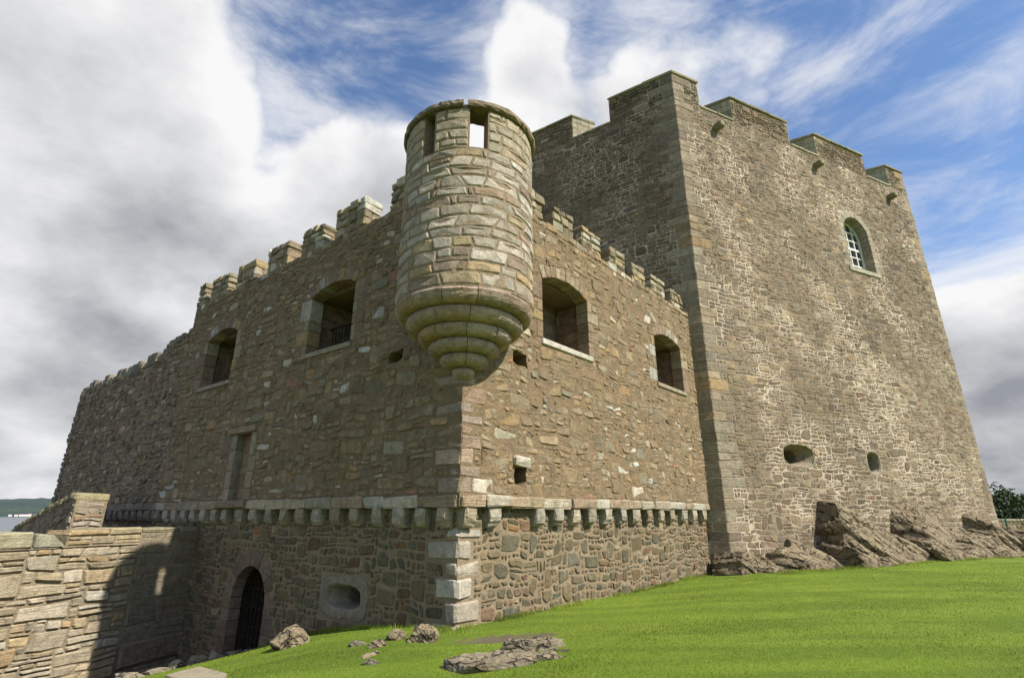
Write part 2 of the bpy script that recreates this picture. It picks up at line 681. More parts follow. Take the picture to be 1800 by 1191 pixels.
        for k in range(10):
            n = (k + 1) % 10
            F.append((k, n, 10 + n, 10 + k))
            F.append((10 + k, 10 + n, 20 + n, 20 + k))
        F.append(tuple(range(20, 30)))
        x = np.cross(V[23] - V[20], V[26] - V[20])
        nn = pl(c0[0], c0[1], 1.0) - pl(c0[0], c0[1], 0.0)
        if np.dot(x, nn) < 0:
            F = [f[::-1] for f in F]
        pool_add(root, part, V, F, pal(c0[0], c0[1], rng, w_, h_), mat, seen_size(V[20:].mean(0), nn, w_ * h_), name)
    return len(quads)


def vary(c, rng, a=.16):
    k = 1 + rng.uniform(-a, a)
    t = rng.uniform(-.05, .05)
    return np.array((c[0] * k * (1 + t), c[1] * k, c[2] * k * (1 - t)))


def pick(rng, table):
    r = rng.random() * sum(w for w, c in table)
    for w, c in table:
        r -= w
        if r <= 0:
            return c
    return table[-1][1]


def block(root, name, vf, col, mat, parent=None):
    v, f = vf
    return mesh_obj(name, v, f, mat, parent or root, np.broadcast_to(col, (len(v), 3)))


def prism(name, poly, z0, z1, mat, parent=None):
    n = len(poly)
    V = [(p[0], p[1], z0) for p in poly] + [(p[0], p[1], z1) for p in poly]
    F = [tuple(range(n))[::-1], tuple(range(n, 2 * n))] + [(i, (i + 1) % n, n + (i + 1) % n, n + i) for i in range(n)]
    a = sum(poly[i][0] * poly[(i + 1) % n][1] - poly[(i + 1) % n][0] * poly[i][1] for i in range(n))
    if a < 0:
        F = [f[::-1] for f in F]
    return mesh_obj(name, V, F, mat, parent)


def wall_cutter(pl, poly, d0, d1, back=None):
    """solid through a wall face: polygon in wall coordinates between two depths; back = its outline at the far depth"""
    q = np.array(poly, float)
    b = np.array(back if back is not None else poly, float)
    n = len(q)
    V = np.concatenate([pl(q[:, 0], q[:, 1], d0), pl(b[:, 0], b[:, 1], d1)])
    F = [tuple(range(n)), tuple(range(2 * n - 1, n - 1, -1))] + [((i + 1) % n, i, n + i, n + (i + 1) % n) for i in range(n)]
    c = V.mean(0)
    x = np.cross(V[1] - V[0], V[2] - V[1])
    if np.dot(x, V[:n].mean(0) - c) < 0:
        F = [f[::-1] for f in F]
    return mesh_obj('cutter', V, F, None)


def carve(o, cutters):
    for c in cutters:
        md = o.modifiers.new('b', 'BOOLEAN')
        md.operation = 'DIFFERENCE'
        md.solver = 'EXACT'
        md.object = c
    bpy.context.view_layer.update()
    dg = bpy.context.evaluated_depsgraph_get()
    me = bpy.data.meshes.new_from_object(o.evaluated_get(dg))
    o.modifiers.clear()
    old = o.data
    o.data = me
    bpy.data.meshes.remove(old)
    for c in cutters:
        bpy.data.objects.remove(c)


# ------------------------------------------------------------------ plan of the place (metres, camera foot at 0,0,0)
C0 = np.array((-.968, 10.0, 0))
LD, RD = az(-53), az(41.4)
NL, NR = az(-143), az(131.4)
KE = C0 + RD * 11.7
KL, KR = az(-56.5), az(64.7)
NKL, NKR = az(-146.5), az(154.7)
K0 = KE - KL * .51
SETB = .17
# lower corner: both faces set back
det = RD[0] * -LD[1] + RD[1] * LD[0]
A_ = np.array([[NL[0], NL[1]], [NR[0], NR[1]]])
off = np.linalg.solve(A_, np.array((-SETB, -SETB)))
C1 = C0 + np.array((off[0], off[1], 0))
PL, PR = Plane(C0, LD, NL), Plane(C0, RD, NR)            # upper faces
PL1, PR1 = Plane(C1, LD, NL), Plane(C1, RD, NR)          # lower faces
PKL, PKR = Plane(K0, KL, NKL), Plane(K0, KR, NKR)
FARS = 13.6
PF = Plane(C0 - NL * .10, LD, NL)
W0 = C0 + LD * 10.5
WD = np.array((-.3697, -.9292, 0))
NW = np.array((.9292, -.3697, 0))
PW = Plane(W0, WD, NW)

# ------------------------------------------------------------------ ground: one sheet in (q, r) = along / out from the shaded wall
QT = np.array([(-400, .2), (-14, .02), (-8, 0), (-3, -.07), (0, -.27), (1.2, -.36), (2.4, -.5), (3.9, -.74), (5.3, -1.06), (6.3, -1.40), (6.42, -1.5), (6.62, -2.25), (10.2, -2.35), (11.6, -2.5), (14, -4), (26, -7), (45, -10.5), (400, -60)])


def lawn_z(x, y):
    q = (x - C0[0]) * LD[0] + (y - C0[1]) * LD[1]
    z = np.interp(q, QT[:, 0], QT[:, 1])
    m = np.clip((6.2 - q) / 1.5, 0, 1)
    z = z + m * .05 * fbm(np.stack([x * .35, y * .35, x * 0 + 2.2], -1), 3)
    r = np.maximum((x - C0[0]) * NL[0] + (y - C0[1]) * NL[1], 0)
    u = np.clip(q / 3, 0, 1)
    w = np.clip((q - 5.0) / 1.3, 0, 1)
    z = z - .075 * np.minimum(r, 6) * u * u * (3 - 2 * u) * (1 - .75 * w * w * (3 - 2 * w)) * (q < 6.45)
    # a shallow hollow of bare earth by the corner
    z = z - .10 * np.exp(-(((x + .15) / .9) ** 2 + ((y - 9.35) / .45) ** 2))
    return z


def spaced(lo, hi, step, far, n):
    a = list(np.arange(lo, hi + 1e-6, step))
    g = np.geomspace(step, far, n)
    return np.array(sorted(set([round(lo - x, 3) for x in g] + [round(x, 4) for x in a] + [round(hi + x, 3) for x in g])))


qs = np.array(sorted(set(spaced(-26, 12, .3, 380, 14).tolist() + [6.3, 6.36, 6.42, 6.5, 6.62])))
rs = spaced(-22, 14, .3, 380, 14)
QQ, RR = np.meshgrid(qs, rs, indexing='ij')
X = C0[0] + LD[0] * QQ + NL[0] * RR
Y = C0[1] + LD[1] * QQ + NL[1] * RR
ZZ = lawn_z(X, Y)
V = np.stack([X, Y, ZZ], -1).reshape(-1, 3)
nq, nr = len(qs), len(rs)
F = [(i * nr + j, i * nr + j + 1, (i + 1) * nr + j + 1, (i + 1) * nr + j) for i in range(nq - 1) for j in range(nr - 1)]
n0 = np.cross(V[F[0][1]] - V[F[0][0]], V[F[0][2]] - V[F[0][0]])
if n0[2] < 0:
    F = [f[::-1] for f in F]
mgd, t, b, pos = new_mat('lawn_turf')
sp_ = t.node('ShaderNodeSeparateXYZ', ins={0: pos})
n1 = t.noise(pos, .9, 5, .6)
n2 = t.noise(pos, 9.0, 6, .7)
n3 = t.noise(pos, 60.0, 3, .7)
mp = t.node('ShaderNodeMapping', ins={'Vector': pos, 'Rotation': (0, 0, R_(-64)), 'Scale': (.25, 1.6, 1)})
mow = t.noise(mp.outputs[0], 1.0, 3, .5, .3)
g = t.mix(t.ramp(n1, .35, .65), (.129, .196, .014, 1), (.171, .236, .023, 1))
g = t.mix(t.ramp(mow, .40, .60, 0, .75), g, (.091, .144, .011, 1))
g = t.mix(t.ramp(n2, .45, .75, 0, .45), g, (.186, .251, .030, 1))
g = t.mix(t.ramp(n3, .45, .7, 0, .5), g, (.084, .133, .014, 1))
# bare earth: the trench floor, and a patch in front of the corner stone
q_ = t.math('ADD', t.math('MULTIPLY', t.math('SUBTRACT', sp_.outputs[0], float(C0[0])), float(LD[0])), t.math('MULTIPLY', t.math('SUBTRACT', sp_.outputs[1], float(C0[1])), float(LD[1])))
ex = t.math('DIVIDE', t.math('ADD', sp_.outputs[0], .1), .85)
ey = t.math('DIVIDE', t.math('SUBTRACT', sp_.outputs[1], 9.38), .36)
rr = t.math('ADD', t.math('ADD', t.math('MULTIPLY', ex, ex), t.math('MULTIPLY', ey, ey)), t.math('MULTIPLY', t.math('SUBTRACT', n2, .5), 4.5))
soil = t.math('MAXIMUM', t.ramp(rr, .5, 1.0, 1, 0), t.ramp(q_, 6.32, 6.42))
g = t.mix(soil, g, t.mix(n2, (.091, .072, .046, 1), (.167, .137, .087, 1)))
t.l.new(g, b.inputs['Base Color'])
bp = bump(t, b, n2, .05, .6)
bump(t, b, n3, .03, .9, bp)
ground = mesh_obj('ground', V, F, mgd, None, None, True)
tag(ground, 'mown green lawn sloping down to the left of the castle', 'lawn', kind='structure')

# sea and far shore
msea, t, b, pos = new_mat('sea_water')
b.inputs['Base Color'].default_value = (.055, .075, .095, 1)
b.inputs['Roughness'].default_value = .22
mp = t.node('ShaderNodeMapping', ins={'Vector': pos, 'Rotation': (0, 0, .5), 'Scale': (.06, .2, .1)})
bump(t, b, t.noise(mp.outputs[0], 1.0, 6, .6), 1.2, .6)
sea = mesh_obj('sea', [(-16000, -9000, -9.5), (9000, -9000, -9.5), (9000, 16000, -9.5), (-16000, 16000, -9.5)], [(0, 1, 2, 3)], msea)
tag(sea, 'calm grey sea in the distance', 'sea', kind='structure')
mh, t, b, pos = new_mat('wooded_hill')
n1 = t.noise(pos, .006, 6, .6)
n2 = t.noise(pos, .05, 5, .6)
c = t.mix(t.ramp(n1, .4, .6), (.027, .046, .047, 1), (.042, .065, .046, 1))  # bluish cast of distance haze is put into these hill colours
c = t.mix(t.ramp(n2, .45, .6, 0, .6), c, (.020, .033, .038, 1))
t.l.new(c, b.inputs['Base Color'])
V, F = [], []
azs = np.linspace(-80, 20, 241)
prof = [(2950, -10, 0), (3000, -8, 0), (3080, 6, .1), (3300, 30, .4), (3700, 62, .9), (4300, 78, 1.0), (5200, 60, .8)]
for a in azs:
    d = az(a)
    for (r, z, k) in prof:
        nz_ = fbm(np.array((a * .16, r * .0016, 1.1)), 4) * 34 * k + fbm(np.array((a * 2.2, r * .01, 5.1)), 3) * 9 * k
        V.append((d[0] * r, d[1] * r, z + nz_))
np_ = len(prof)
F = [(i * np_ + j, (i + 1) * np_ + j, (i + 1) * np_ + j + 1, i * np_ + j + 1) for i in range(len(azs) - 1) for j in range(np_ - 1)]
hill = mesh_obj('hills', V, F, mh, None, None, True)
tag(hill, 'low dark wooded hills on the far shore', 'hills', kind='structure')
for k, (px, w, h) in enumerate(((14, 11, 5), (25, 12, 5), (33, 10, 6), (41, 19, 6), (48, 12, 7), (57, 9, 5))):
    d = az(math.degrees(math.atan((px - 900) / 971.0)))
    e = np.array((d[1], -d[0], 0))
    c = d * 2990 + np.array((0, 0, -7.5))
    r = thing('shore_house', ('white house at the picture edge', 'second white house from the picture edge', 'third white house from the picture edge', 'widest white house', 'tallest white house', 'smallest white house, nearest the curtain wall,')[k] + ' on the far shore under the wooded hill', 'house', group='houses on the far shore')
    P = [c - e * w / 2, c + e * w / 2, c + e * w / 2 + d * 10, c - e * w / 2 + d * 10]
    up = np.array((0, 0, h))
    v, f = cbox(P + [p + up for p in P], .05, 0)
    mesh_obj('wall', v, f, M_WHITE, r)
    rv = [P[0] + up - e, P[1] + up + e, P[2] + up + e, P[3] + up - e, (P[0] + P[3]) / 2 + up * 1.5 - e, (P[1] + P[2]) / 2 + up * 1.5 + e]
    mesh_obj('roof', np.array(rv), [(0, 1, 5, 4), (2, 3, 4, 5), (0, 4, 3), (1, 2, 5), (3, 2, 1, 0)], M_ROOFT, r)

# ------------------------------------------------------------------ FOREWORK: the lower front block
STR0, STR1 = 1.76, 1.99
SILLZ = 8.95
fore = thing('forework', 'lower brown rubble front block with crenellated parapet, corbel course and wide gun embrasures', 'castle building')
far_c = C0 + RD * 12.3 + LD * FARS
up_core = prism('wall', [C0[:2], (C0 + RD * 12.3)[:2], far_c[:2], (C0 + LD * FARS)[:2]], STR0 + .02, SILLZ, M_HARL, fore)
lo_core = prism('wall', [C1[:2], (C1 + RD * 12.3)[:2], (C1 + RD * 12.3 + LD * FARS)[:2], (C1 + LD * FARS)[:2]], -4, STR0 + .03, M_MLOW, fore)
rg = random.Random(11)

# openings of the upper storey: (plane, s0, s1, sill, spring, crown)
WIN = [(PR, 2.60, 4.62, 5.67, 7.26, 7.50, 1.25), (PR, 8.62, 10.62, 5.70, 7.28, 7.50, 1.25), (PL, 3.84, 5.78, 5.72, 7.34, 7.58, 3.4), (PL, 9.95, 12.0, 5.66, 7.30, 7.55, 1.5)]


def arch_pts(s0, s1, zs, zc, n=9, grow=0.0):
    """segmental arch from (s0, zs) to (s1, zs) through the crown"""
    w = (s1 - s0) / 2
    h = zc - zs
    r = (w * w + h * h) / (2 * h)
    cx, cz = (s0 + s1) / 2, zc - r
    a0 = math.asin(min(1, w / r))
    return [(cx + (r + grow) * math.sin(t), cz + (r + grow) * math.cos(t)) for t in np.linspace(-a0, a0, n)]


def window_outline(s0, s1, z0, zs, zc, g=0.0, n=9):
    return [(s0 - g, z0 - g), (s1 + g, z0 - g)] + [(s, z) for s, z in arch_pts(s0, s1, zs, zc, n, g)][::-1]


SANDP = [(3, (.30, .225, .15)), (2, (.26, .185, .13)), (2, (.34, .28, .19)), (1.4, (.40, .37, .30)), (1, (.33, .24, .12))]
GREYP = [(3, (.36, .34, .28)), (2, (.30, .27, .21)), (2, (.42, .40, .34)), (1, (.33, .27, .17))]


def surround(root, part, pl, s0, s1, z0, zs, zc, depth, rng, pal, jw=(.22, .48), vw=.34, nv=11, mat=None, sill=True, hole=None):
    """dressed blocks round an arched opening; returns the outlines they take up"""
    mat = mat or M_SAND
    taken = [window_outline(s0, s1, z0, zs, zc)]
    for side in (0, 1):
        z = z0
        k = rng.randint(0, 1)
        while z < zs - .02:
            h = rng.uniform(.26, .46)
            if zs - z - h < .2:
                h = zs - z
            w = jw[0] if k % 2 else jw[1]
            w *= rng.uniform(.85, 1.15)
            k += 1
            a, b = (s0 - w, s0) if side == 0 else (s1, s1 + w)
            q = rect_q(a + .004, b - .004, z + .006, z + h - .006)
            block(root, 'jamb_stone', quad_block(pl, q, -depth, rng.uniform(.008, .022), bev=.014, jit=.004, rng=rng), vary(pick(rng, pal), rng), mat, part)
            taken.append(rect_q(a - .01, b + .01, z - .001, z + h + .001))
            z += h
    inn = arch_pts(s0, s1, zs, zc, nv + 1)
    outr = arch_pts(s0, s1, zs, zc, nv + 1, vw)
    for i in range(nv):
        e = rng.uniform(.85, 1.12)
        o0 = (inn[i][0] + (outr[i][0] - inn[i][0]) * e, inn[i][1] + (outr[i][1] - inn[i][1]) * e)
        o1 = (inn[i + 1][0] + (outr[i + 1][0] - inn[i + 1][0]) * e, inn[i + 1][1] + (outr[i + 1][1] - inn[i + 1][1]) * e)
        q = [inn[i], inn[i + 1], o1, o0]
        c = np.mean(q, 0)
        q = [tuple(c + (np.array(p) - c) * .965) for p in q]
        block(root, 'voussoir', quad_block(pl, q, -depth, rng.uniform(.010, .026), bev=.014, jit=.004, rng=rng), vary(pick(rng, pal), rng), mat, part)
        taken.append([inn[i], inn[i + 1], o1, o0])
    if sill:
        q = rect_q(s0 - .05, s1 + .14, z0 - .15, z0 - .004)
        block(root, 'sill', quad_block(pl, q, -depth, .05, bev=.02, jit=.008, rng=rng), (.50, .47, .40) if pl is PR and s0 < 5 else (.31, .265, .185), M_ASH, part)
        taken.append(q)
    return taken


def funnel_port(root, part, pl, cs, cz, w, h, mw, mh, hw, hh, depth, col, mat, seed, name='gunport_surround', edge=.03, throat=1.6, po=9, jo=.012):
    """stone block pierced by a flared oval gun hole, with a dark throat behind it"""
    r2 = random.Random(seed)
    N = 28
    rings = []
    def ring(fn, d, jit):
        P = []
        for k in range(N):
            a = 2 * math.pi * (k + .5) / N
            s, z = fn(a)
            P.append((cs + s + r2.uniform(-jit, jit), cz + z + r2.uniform(-jit, jit), d))
        rings.append(P)
    def sq(a, W, H, p):
        c, s = math.cos(a), math.sin(a)
        r = (abs(c) ** p + abs(s) ** p) ** (-1 / p)
        return c * r * W / 2, s * r * H / 2
    ring(lambda a: sq(a, w, h, po), -.06, jo)
    ring(lambda a: sq(a, w, h, po), edge * .6, jo)
    ring(lambda a: sq(a, w - .07, h - .07, po), edge, jo * .5)
    ring(lambda a: sq(a, mw + .05, mh + .05, 3), edge - .002, .006)
    ring(lambda a: sq(a, mw - .04, mh - .04, 3), edge - .05, .005)
    ring(lambda a: sq(a, (mw + hw) / 2, (mh + hh) / 2, 2.6), -depth * .45, .005)
    ring(lambda a: sq(a, hw, hh, 2.3), -depth, .004)
    ring(lambda a: sq(a, hw * .96, hh * .96, 2.3), -depth - throat, .004)
    V = np.concatenate([pl(np.array(r)[:, 0], np.array(r)[:, 1], np.array(r)[:, 2]) for r in rings])
    F = []
    for i in range(len(rings) - 1):
        for k in range(N):
            n = (k + 1) % N
            F.append((i * N + k, i * N + n, (i + 1) * N + n, (i + 1) * N + k))
    F.append(tuple(range((len(rings) - 1) * N, len(rings) * N)))
    x = np.cross(V[2 * N + 1] - V[2 * N], V[3 * N] - V[2 * N])
    if np.dot(x, pl.n) < 0:
        F = [f[::-1] for f in F]
    return mesh_obj(name, V, F, mat, part, np.broadcast_to(col, (len(V), 3)))


# carve niches
cuts = []
for (pl, s0, s1, z0, zs, zc, dp) in WIN:
    cuts.append(wall_cutter(pl, window_outline(s0, s1, z0, zs, zc, .06), .3, -.40))
    cuts.append(wall_cutter(pl, [(s0 - .18, z0 - .03), (s1 + .18, z0 - .03), (s1 + .22, zs + .12), (s0 - .22, zs + .12)], -.36, -dp))
HOLE_R = [(1.49, 4.86), (1.62, 4.80), (1.90, 4.82), (2.02, 4.78), (1.96, 4.96), (1.97, 5.10), (1.72, 5.12), (1.66, 5.17), (1.50, 5.10)]
HOLE_L = [(1.84, 4.92), (2.02, 4.86), (2.30, 4.88), (2.33, 5.02), (2.24, 5.14), (2.04, 5.12), (1.82, 5.17)]
HOLE_R2 = [(1.55, 2.24), (1.80, 2.20), (1.93, 2.30), (1.90, 2.48), (1.93, 2.57), (1.56, 2.58), (1.52, 2.42)]
cuts += [wall_cutter(PR, HOLE_R, .3, -.6), wall_cutter(PL, HOLE_L, .3, -.6), wall_cutter(PR, HOLE_R2, .3, -.35)]
NICHE = rect_q(7.92, 8.76, 1.98, 3.82)
cuts.append(wall_cutter(PL, NICHE, .3, -.20))
in0 = C0 + RD * .62 + LD * .62
pocket = prism('cutter', [in0[:2], (in0 + RD * 14)[:2], (in0 + RD * 14 + LD * 12.2)[:2], (in0 + LD * 12.2)[:2]], 8.0, 9.4, None)
cuts.append(pocket)
carve(up_core, cuts)
DOOR = (6.28, 7.92, -2.6, -.42, .38)
GP = (3.22, -.02)
carve(lo_core, [wall_cutter(PL1, window_outline(*DOOR, .06), .3, -.33), wall_cutter(PL1, rect_q(DOOR[0] - .5, DOOR[1] + .9, -2.72, .55), -.31, -4.5),
                wall_cutter(PL1, rect_q(GP[0] - .60, GP[0] + .60, GP[1] - .30, GP[1] + .30), .3, -2.4)])

# dressed surrounds of the embrasures and stone linings behind them
taken = {'R': [HOLE_R, HOLE_R2], 'L': [HOLE_L]}
for i, (pl, s0, s1, z0, zs, zc, dp) in enumerate(WIN):
    tk = surround(fore, up_core, pl, s0, s1, z0, zs, zc, .38, rg, SANDP, nv=10 if i != 1 else 9)
    taken['R' if pl is PR else 'L'] += tk
    pin = lambda s, z, r, w, h: vary(pick(r, [(3, (.27, .19, .135)), (2, (.32, .245, .165)), (1, (.25, .21, .16))]), r)
    back = Plane(pl.o - pl.n * dp, pl.d, pl.n)
    masonry(fore, up_core, back, [rect_q(s0 - .16, s1 + .16, z0, zs + .1)], [], lambda z, r: r.uniform(.18, .34), lambda h, r: r.uniform(.3, .7), pin, M_SAND, 40 + i, gap=.012, prot=(.004, .016), cut=.1, amp=.006, name='lining_stone')
    for sd in (0, 1):
        se = s1 + .19 if sd else s0 - .19
        sp = Plane(pl.o + pl.d * se - pl.n * .38, -pl.n, -pl.d if sd else pl.d)
        masonry(fore, up_core, sp, [rect_q(.02, dp - .40, z0, zs + .1)], [], lambda z, r: r.uniform(.18, .34), lambda h, r: r.uniform(.3, .6), pin, M_SAND, 50 + 2 * i + sd, gap=.012, prot=(.004, .016), cut=.1, amp=.006, name='lining_stone')
    if pl is PL and i == 2:
        rl = thing('railing', 'thin black iron railing inside the arched embrasure beside the turret', 'railing')
        zb = z0 - .03
        for k in range(15):
            s = s0 + .02 + k * (s1 - s0 - .04) / 14
            block(rl, 'baluster', quad_block(pl, rect_q(s - .009, s + .009, zb, zb + .98), -.78, -.762, bev=.002, jit=0), (0, 0, 0), M_IRON)
        block(rl, 'handrail', quad_block(pl, rect_q(s0 - .14, s1 + .14, zb + .96, zb + 1.0), -.79, -.75, bev=.004, jit=0), (0, 0, 0), M_IRON)

block(fore, 'broken_stone', quad_block(PR, [(1.47, 2.60), (1.98, 2.585), (1.95, 2.80), (1.52, 2.83)], -.2, .13, bev=.05, jit=.03, rng=rg), (.50, .45, .37), M_ASH, up_core)
taken['R'].append(rect_q(1.46, 1.99, 2.56, 2.83))
# blocked doorway high in the shaded wall
for side in (0, 1):
    z = 1.99
    while z < 3.8:
        h = rg.uniform(.3, .62)
        if 3.84 - z - h < .25:
            h = 3.84 - z
        w = rg.uniform(.26, .42) if side else rg.uniform(.24, .40)
        a, b_ = (7.93 - w, 7.93) if side == 0 else (8.75, 8.75 + w)
        block(fore, 'jamb_stone', quad_block(PL, rect_q(a, b_, z + .006, z + h - .006), -.3, .03, bev=.014, rng=rg), vary((.27, .22, .15) if side == 0 else (.29, .25, .19), rg, .15), M_ASH, up_core)
        taken['L'].append(rect_q(a - .01, b_ + .01, z, z + h))
        z += h
block(fore, 'lintel', quad_block(PL, rect_q(7.72, 9.22, 3.85, 4.02), -.3, .10, bev=.02, rng=rg), (.33, .25, .17), M_SAND, up_core)
block(fore, 'sill', quad_block(PL, rect_q(7.66, 9.24, 1.80, 2.0), -.3, .12, bev=.03, rng=rg), (.26, .20, .14), M_SAND, up_core)
taken['L'] += [rect_q(7.7, 9.24, 3.83, 4.03), rect_q(7.64, 9.26, 1.7, 2.0)]
masonry(fore, up_core, Plane(C0 - NL * .2, LD, NL), [rect_q(7.95, 8.73, 2.0, 3.82)], [], lambda z, r: r.uniform(.2, .45), lambda h, r: r.uniform(.25, .6), lambda s, z, r, w, h: vary((.29, .20, .135), r), M_SAND, 77, gap=.02, prot=(.0, .02), amp=.02)
taken['L'].append(NICHE)

# string course and corbels
STRINGP = [(3, (.46, .42, .34)), (2, (.40, .35, .26)), (2.5, (.34, .28, .19)), (1, (.37, .27, .18))]
CORBELP = [(2, (.40, .36, .28)), (2, (.35, .30, .215)), (1.4, (.30, .235, .165))]


def string_course(root, part, pl, s0, s1, pal, rng, skip=(), out=.05, zj=0.0):
    s = s0
    while s < s1 - .05:
        w = rng.uniform(.45, 1.15)
        if s1 - s - w < .3:
            w = s1 - s
        if not any(a < s + w / 2 < b for a, b in skip):
            block(root, 'string_stone', quad_block(pl, [(s + .008, STR0 + rng.uniform(-.012, .012)), (s + w - .008, STR0 + rng.uniform(-.012, .012)), (s + w - .008, STR1 + rng.uniform(-.02, .02)), (s + .008, STR1 + rng.uniform(-.02, .02))], -.2, out + rng.uniform(-.04, .035), bev=.03, jit=.018, rng=rng), vary(pick(rng, pal), rng), M_SAND, part)
        s += w


def corbel(root, part, pl, s, w, col, rng, zt, h=.37, outd=None, set_=None):
    """rounded-nose bracket: a quarter-round profile run along the wall"""
    pr = []
    outd = outd if outd is not None else .03
    back = -(SETB if set_ is None else set_) - .15
    zb = zt - h
    pr = [(back, zt), (outd, zt), (outd + .01, zt - h * .42)]
    full = outd - back - .15
    for a in np.linspace(.25, 1.0, 5):
        t_ = a * math.pi / 2
        pr.append((outd + .01 - full * (1 - math.cos(t_)) * .9, zt - h * .42 - h * .58 * math.sin(t_)))
    pr.append((back, zb))
    V, n = [], len(pr)
    for k, ss in enumerate((s - w / 2, s - w / 2 + .02, s + w / 2 - .02, s + w / 2)):
        ins = .022 if k in (0, 3) else 0
        for (d, z) in pr:
            V.append(pl(ss + rng.uniform(-.018, .018), z + rng.uniform(-.012, .012) + (ins if z < zt - .1 else 0), d - (ins if d > back + .01 else 0) + rng.uniform(-.02, .02)))
    F = []
    for k in range(3):
        for i in range(n):
            j = (i + 1) % n
            F.append((k * n + i, k * n + j, (k + 1) * n + j, (k + 1) * n + i))
    F += [tuple(range(n))[::-1], tuple(range(3 * n, 4 * n))]
    V = np.array(V)
    x = np.cross(V[F[1][1]] - V[F[1][0]], V[F[1][2]] - V[F[1][0]])
    if np.dot(x, pl.n) < 0:
        F = [f[::-1] for f in F]
    return mesh_obj('corbel', V, F, M_SAND, part, np.broadcast_to(col, (len(V), 3)))


string_course(fore, up_core, PR, .02, 11.75, STRINGP, rg)
string_course(fore, up_core, PL, .05, FARS - .02, STRINGP, rg, skip=((7.6, 9.26),))
for s in (.30, .95, 2.38, 3.05, 3.72, 4.38, 5.12, 5.86, 6.56, 7.32, 8.05, 8.78, 9.66, 10.40, 11.2):
    corbel(fore, up_core, PR, s, rg.uniform(.27, .33), vary(pick(rg, CORBELP), rg), rg, STR0 - .004)
for s in (.42, 1.0, 1.62, 2.30, 3.03, 3.72, 4.43, 5.11, 5.83, 6.51, 7.28, 8.0, 8.82, 9.45, 10.12, 10.8, 11.45, 12.1, 12.75, 13.4):
    corbel(fore, up_core, PL, s, rg.uniform(.25, .35), vary(pick(rg, CORBELP), rg), rg, STR0 - .004)

# pointed doorway with big moulded jamb stones and an iron yett
DPAL = [(3, (.215, .16, .115)), (2, (.25, .195, .14)), (1, (.185, .145, .11))]
tkd = surround(fore, lo_core, PL1, *DOOR, .30, rg, DPAL, jw=(.36, .46), vw=.42, nv=11, sill=False)
yett = thing('iron_gate', 'dark iron grille gate standing inside the arched doorway', 'gate')
for k in range(8):
    s = DOOR[0] + .14 + k * .195
    block(yett, 'bar', quad_block(PL1, rect_q(s - .014, s + .014, -2.34, .20 - abs(k - 3.5) * .12), -.46, -.43, bev=.003, jit=0), (0, 0, 0), M_IRON)
for z in (-2.0, -1.55, -1.1, -.65, -.2):
    block(yett, 'crossbar', quad_block(PL1, rect_q(DOOR[0] + .13, DOOR[1] - .13, z - .014, z + .014), -.429, -.40, bev=.003, jit=0), (0, 0, 0), M_IRON)
gp = funnel_port(fore, lo_core, PL1, GP[0], GP[1], 1.60, .80, 1.16, .48, .66, .34, .40, (.255, .22, .165), M_ASH, 5, throat=1.9, jo=.03, po=5)
gp['label'] = 'grey stone block with a wide-mouthed oval gun hole'

# quoins of the front corner
def quoins(root, part, c, d1, d2, n1, n2, z0, z1, pal, rng, hs=(.28, .42), short=.32, long=.66, out=.014, mat=None, tk1=None, tk2=None, bev=.025, jit=.012):
    A = np.array([[n1[0], n1[1]], [n2[0], n2[1]]])
    o = np.linalg.solve(A, np.array((out, out)))
    cc = c + np.array((o[0], o[1], 0))
    z, k = z0, rng.randint(0, 1)
    while z < z1 - .02:
        h = rng.uniform(*hs)
        if z1 - z - h < .2:
            h = z1 - z
        a, b = (long, short) if k % 2 else (short, long)
        a *= rng.uniform(.8, 1.2)
        b *= rng.uniform(.8, 1.2)
        k += 1
        e = np.array((0, 0, 1.0))
        w = rng.uniform(-.012, .012)
        P = [cc + d1 * w, cc + d1 * a, cc + d1 * a + d2 * b, cc + d2 * b]
        q = [p + e * (z + .006) for p in P] + [p + e * (z + h - .006) for p in P]
        block(root, 'quoin', cbox(q, bev, jit, rng), vary(pick(rng, pal), rng), mat or M_SAND, part)
        if tk1 is not None:
            tk1.append(rect_q(-.1, a + .01, z - .001, z + h + .001))
        if tk2 is not None:
            tk2.append(rect_q(-.1, b + .01, z - .001, z + h + .001))
        z += h


tkL1, tkR1 = list(tkd), []
quoins(fore, lo_core, C1, LD, RD, NL, NR, -.62, 1.40, [(3, (.46, .42, .35)), (2, (.40, .35, .28)), (1, (.36, .30, .21))], rg, (.25, .42), .36, .68, .035, M_ASH, tkL1, tkR1, .055, .022)
quoins(fore, up_core, C0, LD, RD, NL, NR, STR1 + .005, 4.30, [(3, (.37, .29, .22)), (2, (.39, .31, .235)), (1.3, (.30, .225, .16))], rg, (.20, .36), .34, .62, .008, M_SAND, taken['L'], taken['R'], .03, .022)
tkL1.append(rect_q(GP[0] - .84, GP[0] + .84, GP[1] - .44, GP[1] + .44))


